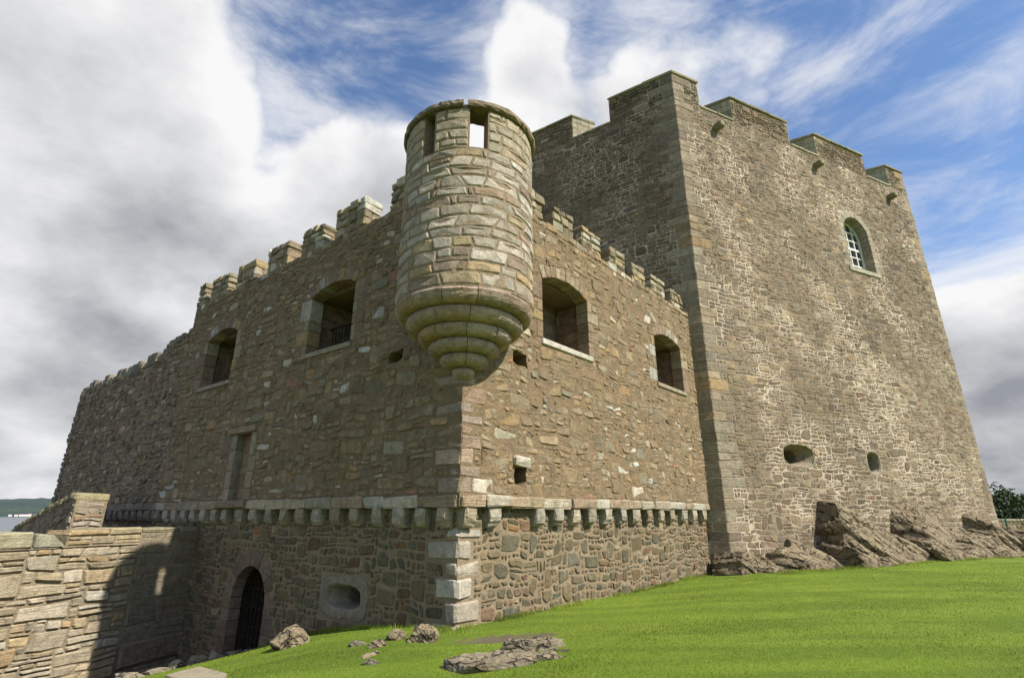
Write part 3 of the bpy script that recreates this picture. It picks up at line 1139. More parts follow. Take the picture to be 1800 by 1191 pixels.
# merlons of the forework: the wall face runs up into them, ends and caps are separate stones
def merlon(root, pl, s0, s1, z0, z1, th, rng, pal):
    core = quad_block(pl, rect_q(s0 + .05, s1 - .05, z0 - .05, z1 - .07), -th + .04, -.03, bev=.02, jit=0)
    m = mesh_obj('merlon', core[0], core[1], M_HARL, root)
    z = z0
    n = rng.randint(3, 4)
    hs = [rng.uniform(.7, 1.3) for _ in range(n)]
    hs = [h * (z1 - z0) / sum(hs) for h in hs]
    for k, h in enumerate(hs):
        cuts_ = [s0 + rng.uniform(-.03, .03)]
        while cuts_[-1] < s1 - .5:
            cuts_.append(cuts_[-1] + rng.uniform(.26, .5))
        if s1 - cuts_[-1] < .15:
            cuts_.pop()
        cuts_.append(s1 + rng.uniform(-.03, .03))
        last = k == n - 1
        for a, b in zip(cuts_, cuts_[1:]):
            split = rng.random() < .45 and not last
            deps = [(-th + rng.uniform(-.04, .02), rng.uniform(-.01, .035))] if not split else [(-th + rng.uniform(-.04, .02), -th * .48), (-th * .46, rng.uniform(-.01, .035))]
            for d0, d1 in deps:
                dz = rng.uniform(-.05, .03) if last else 0
                q = [(a + .008, z + .006), (b - .008, z + .006 + rng.uniform(-.006, .01)), (b - rng.uniform(.008, .03), z + h - .006 + dz + rng.uniform(-.02, .02)), (a + rng.uniform(.008, .03), z + h - .006 + dz)]
                block(root, 'merlon_stone', quad_block(pl, q, d0, d1 + (.02 if last else 0), bev=.034, jit=.022, rng=rng), vary(pick(rng, pal), rng, .2), M_SAND if rng.random() < .5 else M_STONE, m)
        z += h
    return m


MPAL = [(3, (.30, .25, .16)), (2, (.25, .20, .135)), (2, (.36, .32, .22)), (1, (.38, .29, .15)), (1, (.46, .43, .34))]
for (a, b) in ((1.65, 2.72), (3.12, 4.10), (4.52, 5.52), (6.02, 6.98), (7.46, 8.34), (8.82, 9.82), (10.32, 11.25)):
    merlon(fore, PR, a, b, SILLZ + rg.uniform(-.06, .04), 9.66 + rg.uniform(-.06, .08), .52, rg, MPAL)
for (a, b) in ((1.45, 2.72), (3.74, 5.06), (5.60, 6.76), (7.48, 8.74), (9.42, 10.66), (11.28, 12.6), (13.05, 13.62)):
    merlon(fore, PL, a, b, SILLZ + rg.uniform(-.06, .04), 9.84 + rg.uniform(-.08, .06), .55, rg, MPAL)
# rubble faces of the forework
def low_pal(s, z, r, w, h):
    c = pick(r, [(4, (.151, .121, .070)), (3, (.131, .113, .070)), (2, (.180, .140, .077)), (1.2, (.163, .105, .063)), (1, (.118, .109, .077)), (.4, (.277, .233, .147)), (.25, (.220, .121, .058))])
    return vary(c, r, .2)


LOWK = dict(big=lambda r: (r.uniform(.26, .6), r.uniform(.24, .44)), bigfrac=.26, gap=.055, prot=(.012, .035), cut=.34, amp=.03, wl=.6)
low_h = lambda z, r: r.uniform(.10, .26)
low_w = lambda h, r: r.uniform(.10, .18) if r.random() < .25 else h * r.uniform(.9, 2.2)
masonry(fore, lo_core, PR1, [rect_q(.02, 11.9, -.45, 1.74)], tkR1, low_h, low_w, low_pal, M_STONE, 101, **LOWK)
masonry(fore, lo_core, PL1, [rect_q(.02, 13.5, -2.45, 1.74)], tkL1, low_h, low_w, low_pal, M_STONE, 102, **LOWK)


def up_pal(s, z, r, w, h):
    pale = max(.05, 1.0 + 2.6 * float(vnoise(np.array((s * .55, z * .55, 7.7)))))
    c = pick(r, [(5, (.268, .199, .116)), (4, (.238, .178, .109)), (2, (.292, .235, .148)), (1.2, (.223, .190, .129)), (.9, (.303, .211, .109)), (.7 * pale if w > .2 else .1, (.505, .471, .394)), (.5, (.403, .351, .246)), (.15, (.314, .171, .109))])
    return vary(c, r, .17)


# uneven stones along the crenel sills
for pl, smax in ((PR, 11.7), (PL, 13.5)):
    s = 1.3
    while s < smax:
        w = rg.uniform(.25, .6)
        block(fore, 'sill_stone', quad_block(pl, [(s, SILLZ - .16), (s + w - .015, SILLZ - .16), (s + w - .02, SILLZ + rg.uniform(-.02, .07)), (s + .01, SILLZ + rg.uniform(-.02, .07))], -.5, rg.uniform(.0, .03), bev=.03, jit=.016, rng=rg), up_pal(s, 8, rg, w, .2), M_STONE, up_core)
        s += w


def up_h(z, r):
    return r.uniform(.09, .17) if z > 7.7 else r.uniform(.11, .25)


UPK = dict(big=lambda r: (r.uniform(.36, .8), r.uniform(.22, .40)), bigfrac=.20, cut=.29, amp=.03, wl=.5, amp2=.05, tilt=.026, slant=.22)
up_w = lambda h, r: h * r.uniform(.9, 2.9)
masonry(fore, up_core, PR, [rect_q(.02, 11.75, STR1 + .01, SILLZ - .16)], taken['R'], up_h, up_w, up_pal, M_STONE, 103, gap=.045, prot=(-.004, .022), **UPK)
masonry(fore, up_core, PL, [rect_q(.02, FARS, STR1 + .01, SILLZ - .16)], taken['L'], up_h, up_w, up_pal, M_STONE, 104, gap=.040, prot=(-.002, .034), **UPK)

# ------------------------------------------------------------------ TURRET on the corner
tur = thing('corner_turret', 'round stone corner turret with stepped corbelled base and narrow window slots', 'turret', group=None)
TC = C0 + np.array((0.0, .05, 0))
TR = 1.405
TZ0, TZ1 = 5.56, 9.55
slots = [(160, 175.5, 8.60, 9.6), (206, 217, 8.55, 9.6), (297, 311, 8.5, 9.6), (68, 82, 8.55, 9.6), (345, 380, 8.0, 9.6)]


def in_slot(a, z):
    return any((lo <= a <= hi or lo <= a + 360 <= hi) and z0 <= z <= z1 for lo, hi, z0, z1 in slots)


def lathe(name, prof, c, mat, parent, a0=0, a1=360, n=72, col=None, jit=0.0, seed=0):
    full = abs(a1 - a0 - 360) < 1e-6
    na = n if full else n + 1
    V = []
    r2 = random.Random(seed)
    for i in range(na):
        a = R_(a0 + (a1 - a0) * i / n)
        for (r, z) in prof:
            k = r + r2.uniform(-jit, jit)
            V.append((c[0] + math.sin(a) * k, c[1] + math.cos(a) * k, z + r2.uniform(-jit, jit)))
    m = len(prof)
    F = []
    for i in range(n):
        j = (i + 1) % na
        for k in range(m):
            l = (k + 1) % m
            F.append((i * m + k, i * m + l, j * m + l, j * m + k))
    if not full:
        F += [tuple(range(m)), tuple(range((na - 1) * m, na * m))[::-1]]
    o = mesh_obj(name, V, F, mat, parent, None if col is None else np.broadcast_to(col, (len(V), 3)))
    import bmesh
    bm = bmesh.new()
    bm.from_mesh(o.data)
    bmesh.ops.recalc_face_normals(bm, faces=bm.faces)
    bm.to_mesh(o.data)
    bm.free()
    return o


tw = lathe('wall', [(.02, TZ0 + .02), (TR, TZ0 + .02), (TR, 8.0), (.02, 8.0)], TC, M_MLOW, tur)
edges = sorted([(lo, hi) for lo, hi, _, _ in slots])
segs = []
E_ = [(68, 82), (160, 175.5), (206, 217), (297, 311), (345, 380)]
for (l0, h0), (l1, h1) in zip(E_, E_[1:] + [(68 + 360, 82 + 360)]):
    segs.append((h0, l1))
for (a, b) in segs:
    if b - a > 1:
        lathe('wall', [(TR - .30, 8.0), (TR, 8.0), (TR, TZ1), (TR - .30, TZ1)], TC, M_MLOW, tur, a, b, max(4, int((b - a) / 4)))
for lo, hi, z0, z1 in slots[:4]:
    lathe('wall', [(TR - .30, 8.0), (TR, 8.0), (TR, z0), (TR - .30, z0)], TC, M_MLOW, tur, lo, hi, 5)
PT = Cyl(TC, TR)
holes_t = []
for lo, hi, z0, z1 in slots:
    for sh in (0, -360):
        holes_t.append(rect_q(R_(lo + sh) * TR, R_(hi + sh) * TR, z0, z1))
TPAL = [(4.5, (.415, .37, .305)), (3, (.375, .32, .245)), (1.8, (.40, .305, .18)), (3, (.315, .235, .17)), (1, (.49, .44, .37))]


def tur_pal(s, z, r, w, h):
    if z > 8.55:
        return vary(pick(r, [(3, (.375, .325, .23)), (2, (.345, .295, .21))]), r, .1)
    if w < .18 or h < .1:
        return vary((.30, .235, .165), r)
    return vary(pick(r, TPAL), r, .12)


def tur_h(z, r):
    return r.uniform(.2, .3) if z > 8.5 else (r.uniform(.10, .14) if r.random() < .2 else r.uniform(.19, .29))


masonry(tur, tw, PT, [rect_q(0, R_(360) * TR, TZ0 + .03, TZ1 - .01)], holes_t, tur_h, lambda h, r: r.uniform(.09, .15) if r.random() < .14 else r.uniform(.36, .80), tur_pal, M_ASH, 204,
        gap=.042, prot=(.012, .024), cut=.18, amp=.012, wl=.7, amp2=.03, tilt=.008, slant=.2, jump=.1, split=.12)
# six stepped rings of the corbelled base, each cut into blocks
RING = [(1.40, 5.585, 5.325), (1.19, 5.33, 5.075), (.955, 5.08, 4.845), (.725, 4.85, 4.615), (.49, 4.62, 4.385), (.235, 4.39, 4.16)]
for i, (r, zt, zb) in enumerate(RING):
    nb = [13, 11, 9, 7, 5, 1][i]
    inner = .02
    h = zt - zb
    a_off = rg.uniform(0, 30)
    prof = [(inner, zt)]
    lowr = RING[i + 1][0] + .02 if i < 5 else .05
    if i == 0:
        prof += [(r - .01, zt), (r + .02, zt - h * .25)]
    else:
        prof += [(r - .05, zt), (r - .005, zt - h * .22)]
    for a in np.linspace(.15, 1, 6):
        t_ = a * math.pi / 2
        prof.append((lowr + (r - lowr) * math.cos(t_) ** .8 if a < 1 else lowr, zt - h * .28 - h * .72 * math.sin(t_)))
    prof += [(inner, zb)]
    for k in range(nb):
        a0 = a_off + 360 / nb * k
        a1 = a_off + 360 / nb * (k + 1)
        gap_ = .35 / r if nb > 1 else 0
        ro = rg.uniform(-.022, .012)
        prof_k = [(pr_ + (ro if pr_ > .1 else 0), pz_) for pr_, pz_ in prof]
        o = lathe('corbel_ring_block', prof_k, TC, M_ASH, tur, a0 + gap_, a1 - gap_, max(3, int(72 / nb)), vary(pick(rg, [(2, (.385, .295, .23)), (2, (.365, .275, .20)), (1, (.40, .285, .175))]), rg, .14), .006, 30 + k + 20 * i)
        for p in o.data.polygons:
            p.use_smooth = False
# coping ring with one broken gap
cop = [(181, 205), (205.5, 250), (250.5, 300), (300.5, 350), (350.5, 395), (35.5, 80), (80.5, 125), (125.5, 177.5)]
for k, (a, b) in enumerate(cop):
    lathe('coping_stone', [(.93, 9.556), (1.47, 9.556), (1.50, 9.60), (1.49, 9.69), (1.44, 9.73), (.95, 9.76)], TC, M_ASH, tur, a, b, 9, vary((.22, .18, .115), rg, .15), .014, 90 + k)
o = lathe('coping_stone', [(.93, 9.556), (1.40, 9.556), (1.40, 9.64), (.95, 9.66)], TC, M_ASH, tur, 177.7, 180.8, 3, (.22, .21, .13), .008, 99)

# ------------------------------------------------------------------ KEEP
KW, KD = 17.25, 13.0
KS, KT = 19.15, 20.5
keep = thing('keep_tower', 'tall grey-brown rubble keep with pale mortar joints, big merlons and one arched sash window', 'castle tower')
kc = prism('wall', [K0[:2], (K0 + KR * KW)[:2], (K0 + KR * KW + KL * KD)[:2], (K0 + KL * KD)[:2]], -2, KS, M_MKEEP, keep)
in1 = K0 + KR * 1.3 + KL * 1.3
KWIN = (10.36, 12.28, 13.05, 15.15, 16.0)
KG1 = (4.1, 3.72)
KG2 = (8.72, 3.66)
def oval(cs, cz, w, h, p):
    return [(cs + math.copysign(abs(math.cos(a)) ** (2 / p), math.cos(a)) * w / 2, cz + math.copysign(abs(math.sin(a)) ** (2 / p), math.sin(a)) * h / 2) for a in np.linspace(0, 2 * math.pi, 25)[:-1] + .05]


kcut = [prism('cutter', [in1[:2], (in1 + KR * (KW - 2.6))[:2], (in1 + KR * (KW - 2.6) + KL * (KD - 2.6))[:2], (in1 + KL * (KD - 2.6))[:2]], 17.9, 20, None),
        wall_cutter(PKR, window_outline(*KWIN, .05), .3, -.9),
        wall_cutter(PKR, oval(KG1[0] + .05, KG1[1] + .04, 1.76, .88, 2.8), .3, -2.4),
        wall_cutter(PKR, oval(KG2[0], KG2[1], .88, .92, 2.4), .3, -2.4)]
carve(kc, kcut)
tkK, tkKL = [], []
KQ = [(3, (.302, .245, .172)), (2, (.277, .229, .164)), (1.5, (.336, .276, .195)), (.35, (.34, .245, .135)), (1, (.252, .198, .148))]
quoins(keep, kc, K0, KL, KR, NKL, NKR, .1, KT, KQ, rg, (.26, .42), .55, .95, .016, M_SAND, tkKL, tkK, .02, .01)
tkr = []
quoins(keep, kc, K0 + KR * KW, KL, -KR, az(64.7), NKR, .6, KT, KQ, rg, (.26, .42), .4, .7, .012, M_SAND, None, tkr, .02, .01)
tkK += [[(KW - s, z) for s, z in q] for q in tkr]
# sash window in its arched surround
tkK += surround(keep, kc, PKR, *KWIN, .44, rg, [(3, (.37, .325, .245)), (2, (.34, .295, .215))], jw=(.34, .55), vw=.36, nv=9, mat=M_ASH, sill=False)
block(keep, 'sill', quad_block(PKR, rect_q(10.1, 12.5, 12.80, 13.045), -.6, .06, bev=.02, rng=rg), (.40, .37, .28), M_ASH, kc)
tkK.append(rect_q(10.05, 12.55, 12.78, 13.06))
wo = window_outline(*KWIN, .03)
q = np.array(wo)
pane_v = PKR(q[:, 0], q[:, 1], -.52)
n = len(q)
pv2 = PKR(q[:, 0], q[:, 1], -.55)
win = mesh_obj('window', np.concatenate([pane_v, pv2]), [tuple(range(n)), tuple(range(n, 2 * n))[::-1]] + [(i, n + i, n + (i + 1) % n, (i + 1) % n) for i in range(n)], M_GLASS, keep)
win['label'] = 'white sash window with small dark panes'
s0, s1, z0, zs, zc = KWIN


def arch_top(s):
    w, h = (s1 - s0) / 2, zc - zs
    r = (w * w + h * h) / (2 * h)
    return zc - r + math.sqrt(max(0, r * r - (s - (s0 + s1) / 2) ** 2))


for (a, b_) in ((s0 - .03, s0 + .09), (s1 - .09, s1 + .03)):
    block(keep, 'frame', quad_block(PKR, rect_q(a, b_, z0, zs + .1), -.52, -.44, bev=.006, jit=0), (0, 0, 0), M_WHITE, win)
ap = arch_pts(s0, s1, zs, zc, 9)
ai = arch_pts(s0 + .09, s1 - .09, zs, zc - .09, 9)
for i in range(8):
    block(keep, 'frame', quad_block(PKR, [ai[i], ai[i + 1], ap[i + 1], ap[i]], -.52, -.44, bev=.003, jit=0), (0, 0, 0), M_WHITE, win)
for k in range(1, 4):
    s = s0 + (s1 - s0) * k / 4
    block(keep, 'glazing_bar', quad_block(PKR, rect_q(s - .03, s + .03, z0 + .1, arch_top(s) - .06), -.52, -.465, bev=.004, jit=0), (0, 0, 0), M_WHITE, win)
for z, t_ in ((z0 + .05, .06), (13.52, .03), (14.0, .03), (14.46, .06), (14.95, .03), (15.42, .03)):
    block(keep, 'glazing_bar', quad_block(PKR, rect_q(s0 + .05, s1 - .05, z - t_, z + t_), -.52, -.458 if t_ < .04 else -.45, bev=.004, jit=0), (0, 0, 0), M_WHITE, win)
# gun holes in the keep
g1 = funnel_port(keep, kc, PKR, KG1[0] + .05, KG1[1] + .04, 1.78, .92, 1.70, .82, 1.02, .54, .50, (.30, .25, .17), M_SAND, 8, po=2.6, jo=.06, edge=.01)
g2 = funnel_port(keep, kc, PKR, KG2[0], KG2[1], 1.06, 1.06, .80, .84, .70, .74, .2, (.29, .255, .19), M_ASH, 9, po=2.0, jo=.03, edge=.012)
tkK += [[(KG1[0] + .05 + .9 * math.cos(a_), KG1[1] + .04 + .47 * math.sin(a_)) for a_ in np.linspace(0, 6.28, 17)[:-1]], [(KG2[0] + .53 * math.cos(a_), KG2[1] + .53 * math.sin(a_)) for a_ in np.linspace(0, 6.28, 17)[:-1]]]
# parapet: merlons are parallelograms running back along the other wall
KM_R = [(0, 1.5), (3.62, 7.5), (9.6, 13.6), (15.7, 17.25)]
KM_L = [(0, 3.05), (5.02, 9.4), (11.2, 13.0)]


def keep_merlon(a, b, d, back, nrm, base_inset=.02):
    """merlon body, dressed end stones and a coping slab with a small overhang"""
    e = np.array((0, 0, 1.0))
    o = K0 + d * a
    w = b - a
    P = [o + d * base_inset - nrm * base_inset, o + d * (w - base_inset) - nrm * base_inset, o + d * (w - base_inset) + back * 1.28, o + d * base_inset + back * 1.28]
    v, f = cbox([p + e * (KS - .05) for p in P] + [p + e * KT for p in P], .01, 0)
    m = mesh_obj('merlon', v, f, M_MKEEP, keep)
    P = [o - d * .05 + nrm * .06 - back * .02, o + d * (w + .05) + nrm * .06 - back * .02, o + d * (w + .05) + back * 1.36, o - d * .05 + back * 1.36]
    k = max(1, int(w / 1.1))
    for i in range(k):
        A, B = i / k, (i + 1) / k - .006 / w
        Q = [P[0] + (P[1] - P[0]) * A, P[0] + (P[1] - P[0]) * B, P[3] + (P[2] - P[3]) * B, P[3] + (P[2] - P[3]) * A]
        block(keep, 'coping_stone', cbox([p + e * (KT + .003) for p in Q] + [p + e * (KT + (.13 if j < 2 else .2)) for j, p in enumerate(Q)], .03, .008, rg), vary((.29, .26, .16), rg), M_ASH, m)
    # dressed end faces
    for side in (0, 1):
        if (side == 0 and a < .1) or (side == 1 and b > 12.9 and d is KL) or (side == 1 and b > 17):
            continue
        z = KS + .10
        kk = 0
        while z < KT - .02:
            h = min(.36, KT - z) if KT - z < .5 else rg.uniform(.26, .38)
            x = 0.0
            while x < 1.25:
                L = rg.uniform(.3, .62)
                L = 1.28 - x if 1.28 - x - L < .2 else L
                s_ = o + d * (w if side else 0)
                dd = d if side else -d
                t_ = rg.uniform(.012, .024)
                Q = [s_ + back * (x + .005) + dd * t_, s_ + back * (x + L - .005) + dd * t_, s_ + back * (x + L - .005) - dd * .2, s_ + back * (x + .005) - dd * .2]
                block(keep, 'end_stone', cbox([p + e * (z + .004) for p in Q] + [p + e * (z + h - .004) for p in Q], .01, .004, rg), vary(pick(rg, [(3, (.36, .325, .23)), (1, (.30, .26, .19))]), rg), M_ASH, m)
                x += L
            z += h
    return m


for (a, b) in KM_R:
    keep_merlon(a, b, KR, KL, NKR)
for (a, b) in KM_L:
    keep_merlon(a, b, KL, KR, NKL)
for MM, d, back, nrm, end in ((KM_R, KR, KL, NKR, KW), (KM_L, KL, KR, NKL, KD)):
    for (a0, b0), (a1, b1) in zip(MM, MM[1:]):
        n = 2
        for i in range(n):
            A = b0 + (a1 - b0) * i / n + .03
            B = b0 + (a1 - b0) * (i + 1) / n - .03
            P = [K0 + d * A + nrm * .05, K0 + d * B + nrm * .05, K0 + d * B + back * 1.3, K0 + d * A + back * 1.3]
            block(keep, 'crenel_sill', cbox([p + np.array((0, 0, KS + .002)) for p in P] + [p + np.array((0, 0, KS + .12)) for p in P], .02, .006, rg), vary((.33, .30, .20), rg), M_ASH, kc)
# water spouts
for s, z in ((2.31, 18.26), (9.15, 18.42), (15.23, 18.30)):
    sp = mesh_obj('water_spout', *quad_block(PKR, [(s - .15, z - .14), (s + .15, z - .14), (s + .17, z + .16), (s - .17, z + .16)], -.3, .42, bev=.05, jit=.015, rng=rg), M_ASH, kc)
    a_ = sp.data.attributes.new('col', 'FLOAT_COLOR', 'POINT')
    a_.data.foreach_set('color', [.27, .24, .15, 1] * len(sp.data.vertices))
    tkK.append(rect_q(s - .17, s + .17, z - .14, z + .16))
# a cap stone of the stair head showing behind the parapet
cp_o = K0 + KL * 4.4 + KR * 1.6


def keep_pal(s, z, r, w, h):
    c = pick(r, [(5, (.202, .153, .096)), (4, (.177, .138, .090)), (3, (.227, .174, .111)), (1.5, (.164, .133, .096)), (.8, (.275, .207, .128)), (.5, (.207, .136, .086)), (.3, (.326, .264, .188))])
    n_ = float(vnoise(np.array((s * .30, z * .30, 3.3))))
    if n_ > .15 and r.random() < .5:
        c = tuple(x * 1.34 for x in c)
    if n_ < -.25 and r.random() < .4:
        c = tuple(x * .72 for x in c)
    if s > 8.5 and z < 9 and r.random() < .42:
        c = (.289, .233, .153)
    return vary(c, r, .16)


KEEPK = dict(big=lambda r: (r.uniform(.36, .72), r.uniform(.24, .42)), bigfrac=.10, cell=.04, cut=.27, amp=.030, wl=.6, amp2=.045, slant=.4, jump=.25, split=.22)
keep_h = lambda z, r: r.uniform(.08, .13) if r.random() < .40 else r.uniform(.12, .23)
keep_w = lambda h, r: r.uniform(.10, .2) if r.random() < .16 else h * r.uniform(1.1, 3.2)


regR = [rect_q(.02, KW - .02, .2, KS)] + [rect_q(a, b, KS - .01, KT) for a, b in KM_R]
regL = [rect_q(.02, 10.5, 5.5, KS), rect_q(.02, 3.0, 0, 5.6)] + [rect_q(a, min(b, 10.5), KS - .01, KT) for a, b in KM_L if a < 10]
masonry(keep, kc, PKR, regR, tkK, keep_h, keep_w, keep_pal, M_PLAIN, 301, gap=.040, prot=(.002, .022), tilt=.012, **KEEPK)
masonry(keep, kc, PKL, regL, tkKL, keep_h, keep_w, keep_pal, M_PLAIN, 302, gap=.026, prot=(.006, .03), tilt=.018, **KEEPK)

# ------------------------------------------------------------------ far CURTAIN WALL beyond the forework
cur = thing('curtain_wall', 'long shaded grey rubble curtain wall with ragged top running off towards the sea', 'wall')
FO = C0 - NL * .10
top = [(13.55, 8.35), (14.2, 8.12), (16.05, 8.05), (16.15, 7.60), (17.8, 7.52), (19.5, 7.46), (21.5, 7.46), (23.2, 7.50), (24.8, 7.52), (25.9, 7.50)]
q = np.array([(13.55, STR0)] + [(25.85, STR0)] + top[::-1])
v1, v2 = PF(q[:, 0], q[:, 1], 0), PF(q[:, 0], q[:, 1], -2.0)
n = len(q)
cw = mesh_obj('wall', np.concatenate([v1, v2]), [tuple(range(n))[::-1], tuple(range(n, 2 * n))] + [(i, (i + 1) % n, n + (i + 1) % n, n + i) for i in range(n)], M_MFAR, cur)
q = np.array(rect_q(13.55, 25.6, -6.5, STR0 + .01))
v1, v2 = PF(q[:, 0], q[:, 1], -SETB), PF(q[:, 0], q[:, 1], -2.0)
cw2 = mesh_obj('wall', np.concatenate([v1, v2]), [(3, 2, 1, 0), (4, 5, 6, 7)] + [(i, (i + 1) % 4, 4 + (i + 1) % 4, 4 + i) for i in range(4)], M_MFAR, cur)


def far_pal(s, z, r, w, h):
    return vary(pick(r, [(4, (.246, .187, .121)), (3, (.303, .234, .153)), (2, (.183, .144, .093)), (1.3, (.411, .341, .232)), (.6, (.332, .213, .111))]), r, .2)


masonry(cur, cw, PF, [[(13.58, STR1), (25.84, STR1)] + [(s, z - .04) for s, z in top[::-1]]], [], lambda z, r: r.uniform(.10, .3), lambda h, r: r.uniform(.12, .5), far_pal, M_STONE, 401, cell=.05, gap=.06, prot=(.0, .06), cut=.36, amp=.05, wl=.6, tilt=.03)
masonry(cur, cw2, Plane(FO - NL * SETB, LD, NL), [rect_q(13.58, 25.5, -.5, STR0 - .3)], [], lambda z, r: r.uniform(.12, .3), lambda h, r: r.uniform(.2, .5), far_pal, M_STONE, 402, cell=.06, gap=.05, prot=(.0, .05), cut=.34, amp=.04)
string_course(cur, cw, PF, 13.65, 25.8, [(2, (.26, .22, .175)), (1, (.30, .23, .16))], rg)
s = 13.9
while s < 25.7:
    corbel(cur, cw, PF, s, .36, vary((.25, .205, .16), rg), rg, STR0 - .004, set_=SETB)
    s += .60
# ragged cap stones and low worn merlons
s = 13.6
tp = np.array(top)
while s < 25.7:
    w = rg.uniform(.25, .6)
    z = float(np.interp(s + w / 2, tp[:, 0], tp[:, 1]))
    hh = rg.uniform(.04, .14)
    ph = (s - 16.6) % 1.75
    if s > 16.3 and ph < .95:
        hh += .20
    block(cur, 'cap_stone', quad_block(PF, [(s, z - .2), (s + w, z - .2), (s + w - .02, z + hh + rg.uniform(-.04, .04)), (s + .02, z + hh)], -.8, rg.uniform(.0, .05), bev=.035, jit=.02, rng=rg), vary(pick(rg, [(2, (.21, .19, .15)), (1, (.34, .29, .19))]), rg, .2), M_STONE, cw)
    s += w
# end face roughness: projecting stones down the seaward corner
z = 0.0
while z < 7.3:
    h = rg.uniform(.18, .4)
    block(cur, 'quoin', quad_block(PF, rect_q(25.35, 25.88 + rg.uniform(0, .14) + max(0, (3 - z)) * .015, z, z + h - .01), -.7, rg.uniform(.03, .08), bev=.05, jit=.025, rng=rg), vary((.18, .16, .125), rg), M_STONE, cw)
    z += h

rod = mesh_obj('iron_rod', *cbox([PF(14.30 + a, 8.10 + b_, -.5 + c) for (a, b_, c) in ((-.02, 0, 0), (.02, 0, 0), (.02, 0, .03), (-.02, 0, .03))] + [PF(13.62 + a, 8.72 + b_, -.5 + c) for (a, b_, c) in ((-.02, 0, 0), (.02, 0, 0), (.02, 0, .03), (-.02, 0, .03))], .004, 0), M_IRON)
tag(rod, 'thin slanting iron rod on top of the curtain wall where it meets the front block', 'rod')

# ------------------------------------------------------------------ low sunlit wall in the left foreground
low = thing('approach_wall', 'low sunlit sandstone wall at the bottom left, meeting the shaded block by the doorway', 'wall')


def slab_core(pl, quad, d0, d1, mat, parent):
    v, f = quad_block(pl, quad, d0, d1, bev=.01, jit=0)
    return mesh_obj('wall', v, f, mat, parent)


lw_b = slab_core(PW, rect_q(-.6, 3.30, -3.2, 1.16), -.85, 0, M_MPALE, low)
lw_a = slab_core(PW, rect_q(3.28, 11.5, -3.2, .93), -.85, -.004, M_MPALE, low)
LWP = [(3, (.422, .350, .235)), (3, (.388, .333, .241)), (1.2, (.467, .379, .235)), (2.2, (.502, .446, .347)), (.5, (.445, .316, .179)), (1.2, (.319, .277, .196))]
lw_pal = lambda s, z, r, w, h: vary(pick(r, LWP), r, .12)
# flat coursed rubble with big squared blocks among it
masonry(low, lw_a, PW, [rect_q(1.56, 8.6, -2.6, .92)], [], lambda z, r: r.uniform(.10, .15) if r.random() < .25 else r.uniform(.15, .30), lambda h, r: r.uniform(.28, .85), lw_pal, M_SAND, 505,
        big=lambda r: (r.uniform(.55, 1.1), r.uniform(.26, .46)), bigfrac=.30, cell=.04, gap=.045, amp2=.02, prot=(.02, .08), cut=.20, amp=.025, wl=.7, tilt=.02, slant=.3, jump=.08, small=(.16, .4, .10, .2))
masonry(low, lw_b, PW, [rect_q(1.56, 3.28, .93, 1.14)], [], lambda z, r: .2, lambda h, r: r.uniform(.4, .8), lw_pal, M_SAND, 506, gap=.03, amp2=.01, prot=(.012, .04), cut=.14, amp=.01)
# smoother facing in the corner, with one long plinth block
masonry(low, lw_b, PW, [rect_q(-.25, 1.53, -1.45, 1.14)], [], lambda z, r: r.uniform(.3, .6), lambda h, r: r.uniform(.5, 1.1), lambda s, z, r, w, h: vary(pick(r, [(3, (.27, .235, .165)), (2, (.24, .20, .14))]), r, .1), M_SAND, 503, gap=.022, amp2=.018, prot=(.004, .018), cut=.12, amp=.012)
block(low, 'plinth_stone', quad_block(PW, [(-.35, -2.0), (1.50, -2.05), (1.52, -1.48), (-.35, -1.5)], -.3, .10, bev=.04, jit=.015, rng=rg), (.27, .215, .15), M_SAND, lw_b)
masonry(low, lw_b, PW, [rect_q(-.3, 1.55, -2.6, -2.06)], [], lambda z, r: r.uniform(.1, .2), lambda h, r: r.uniform(.3, .7), lw_pal, M_SAND, 504, gap=.05, prot=(.0, .05), cut=.3)
for (a, b_, z0_, z1_, m, c) in ((-.3, .42, 1.14, 1.27, 0, (.30, .27, .19)), (.44, 1.52, 1.14, 1.28, 0, (.29, .26, .17)), (1.54, 2.35, 1.14, 1.31, .03, (.42, .36, .22)), (2.36, 3.30, 1.14, 1.27, .03, (.42, .31, .17)),
                             (3.34, 3.98, .92, 1.22, .05, (.35, .34, .25)), (4.0, 4.9, .92, 1.25, .05, (.40, .37, .25)), (4.92, 5.7, .92, 1.24, .05, (.38, .34, .24)), (5.72, 6.8, .92, 1.22, .05, (.36, .33, .24)), (6.82, 8.0, .92, 1.23, .05, (.38, .34, .24))):
    block(low, 'coping_stone', quad_block(PW, [(a, z0_), (b_, z0_), (b_ - .02, z1_), (a + (.25 if a == 3.34 else .02), z1_ - (.05 if a == 3.34 else 0))], -.92, m + .015, bev=.035, jit=.014, rng=rg), c, M_SAND, lw_a if a > 3.3 else lw_b)

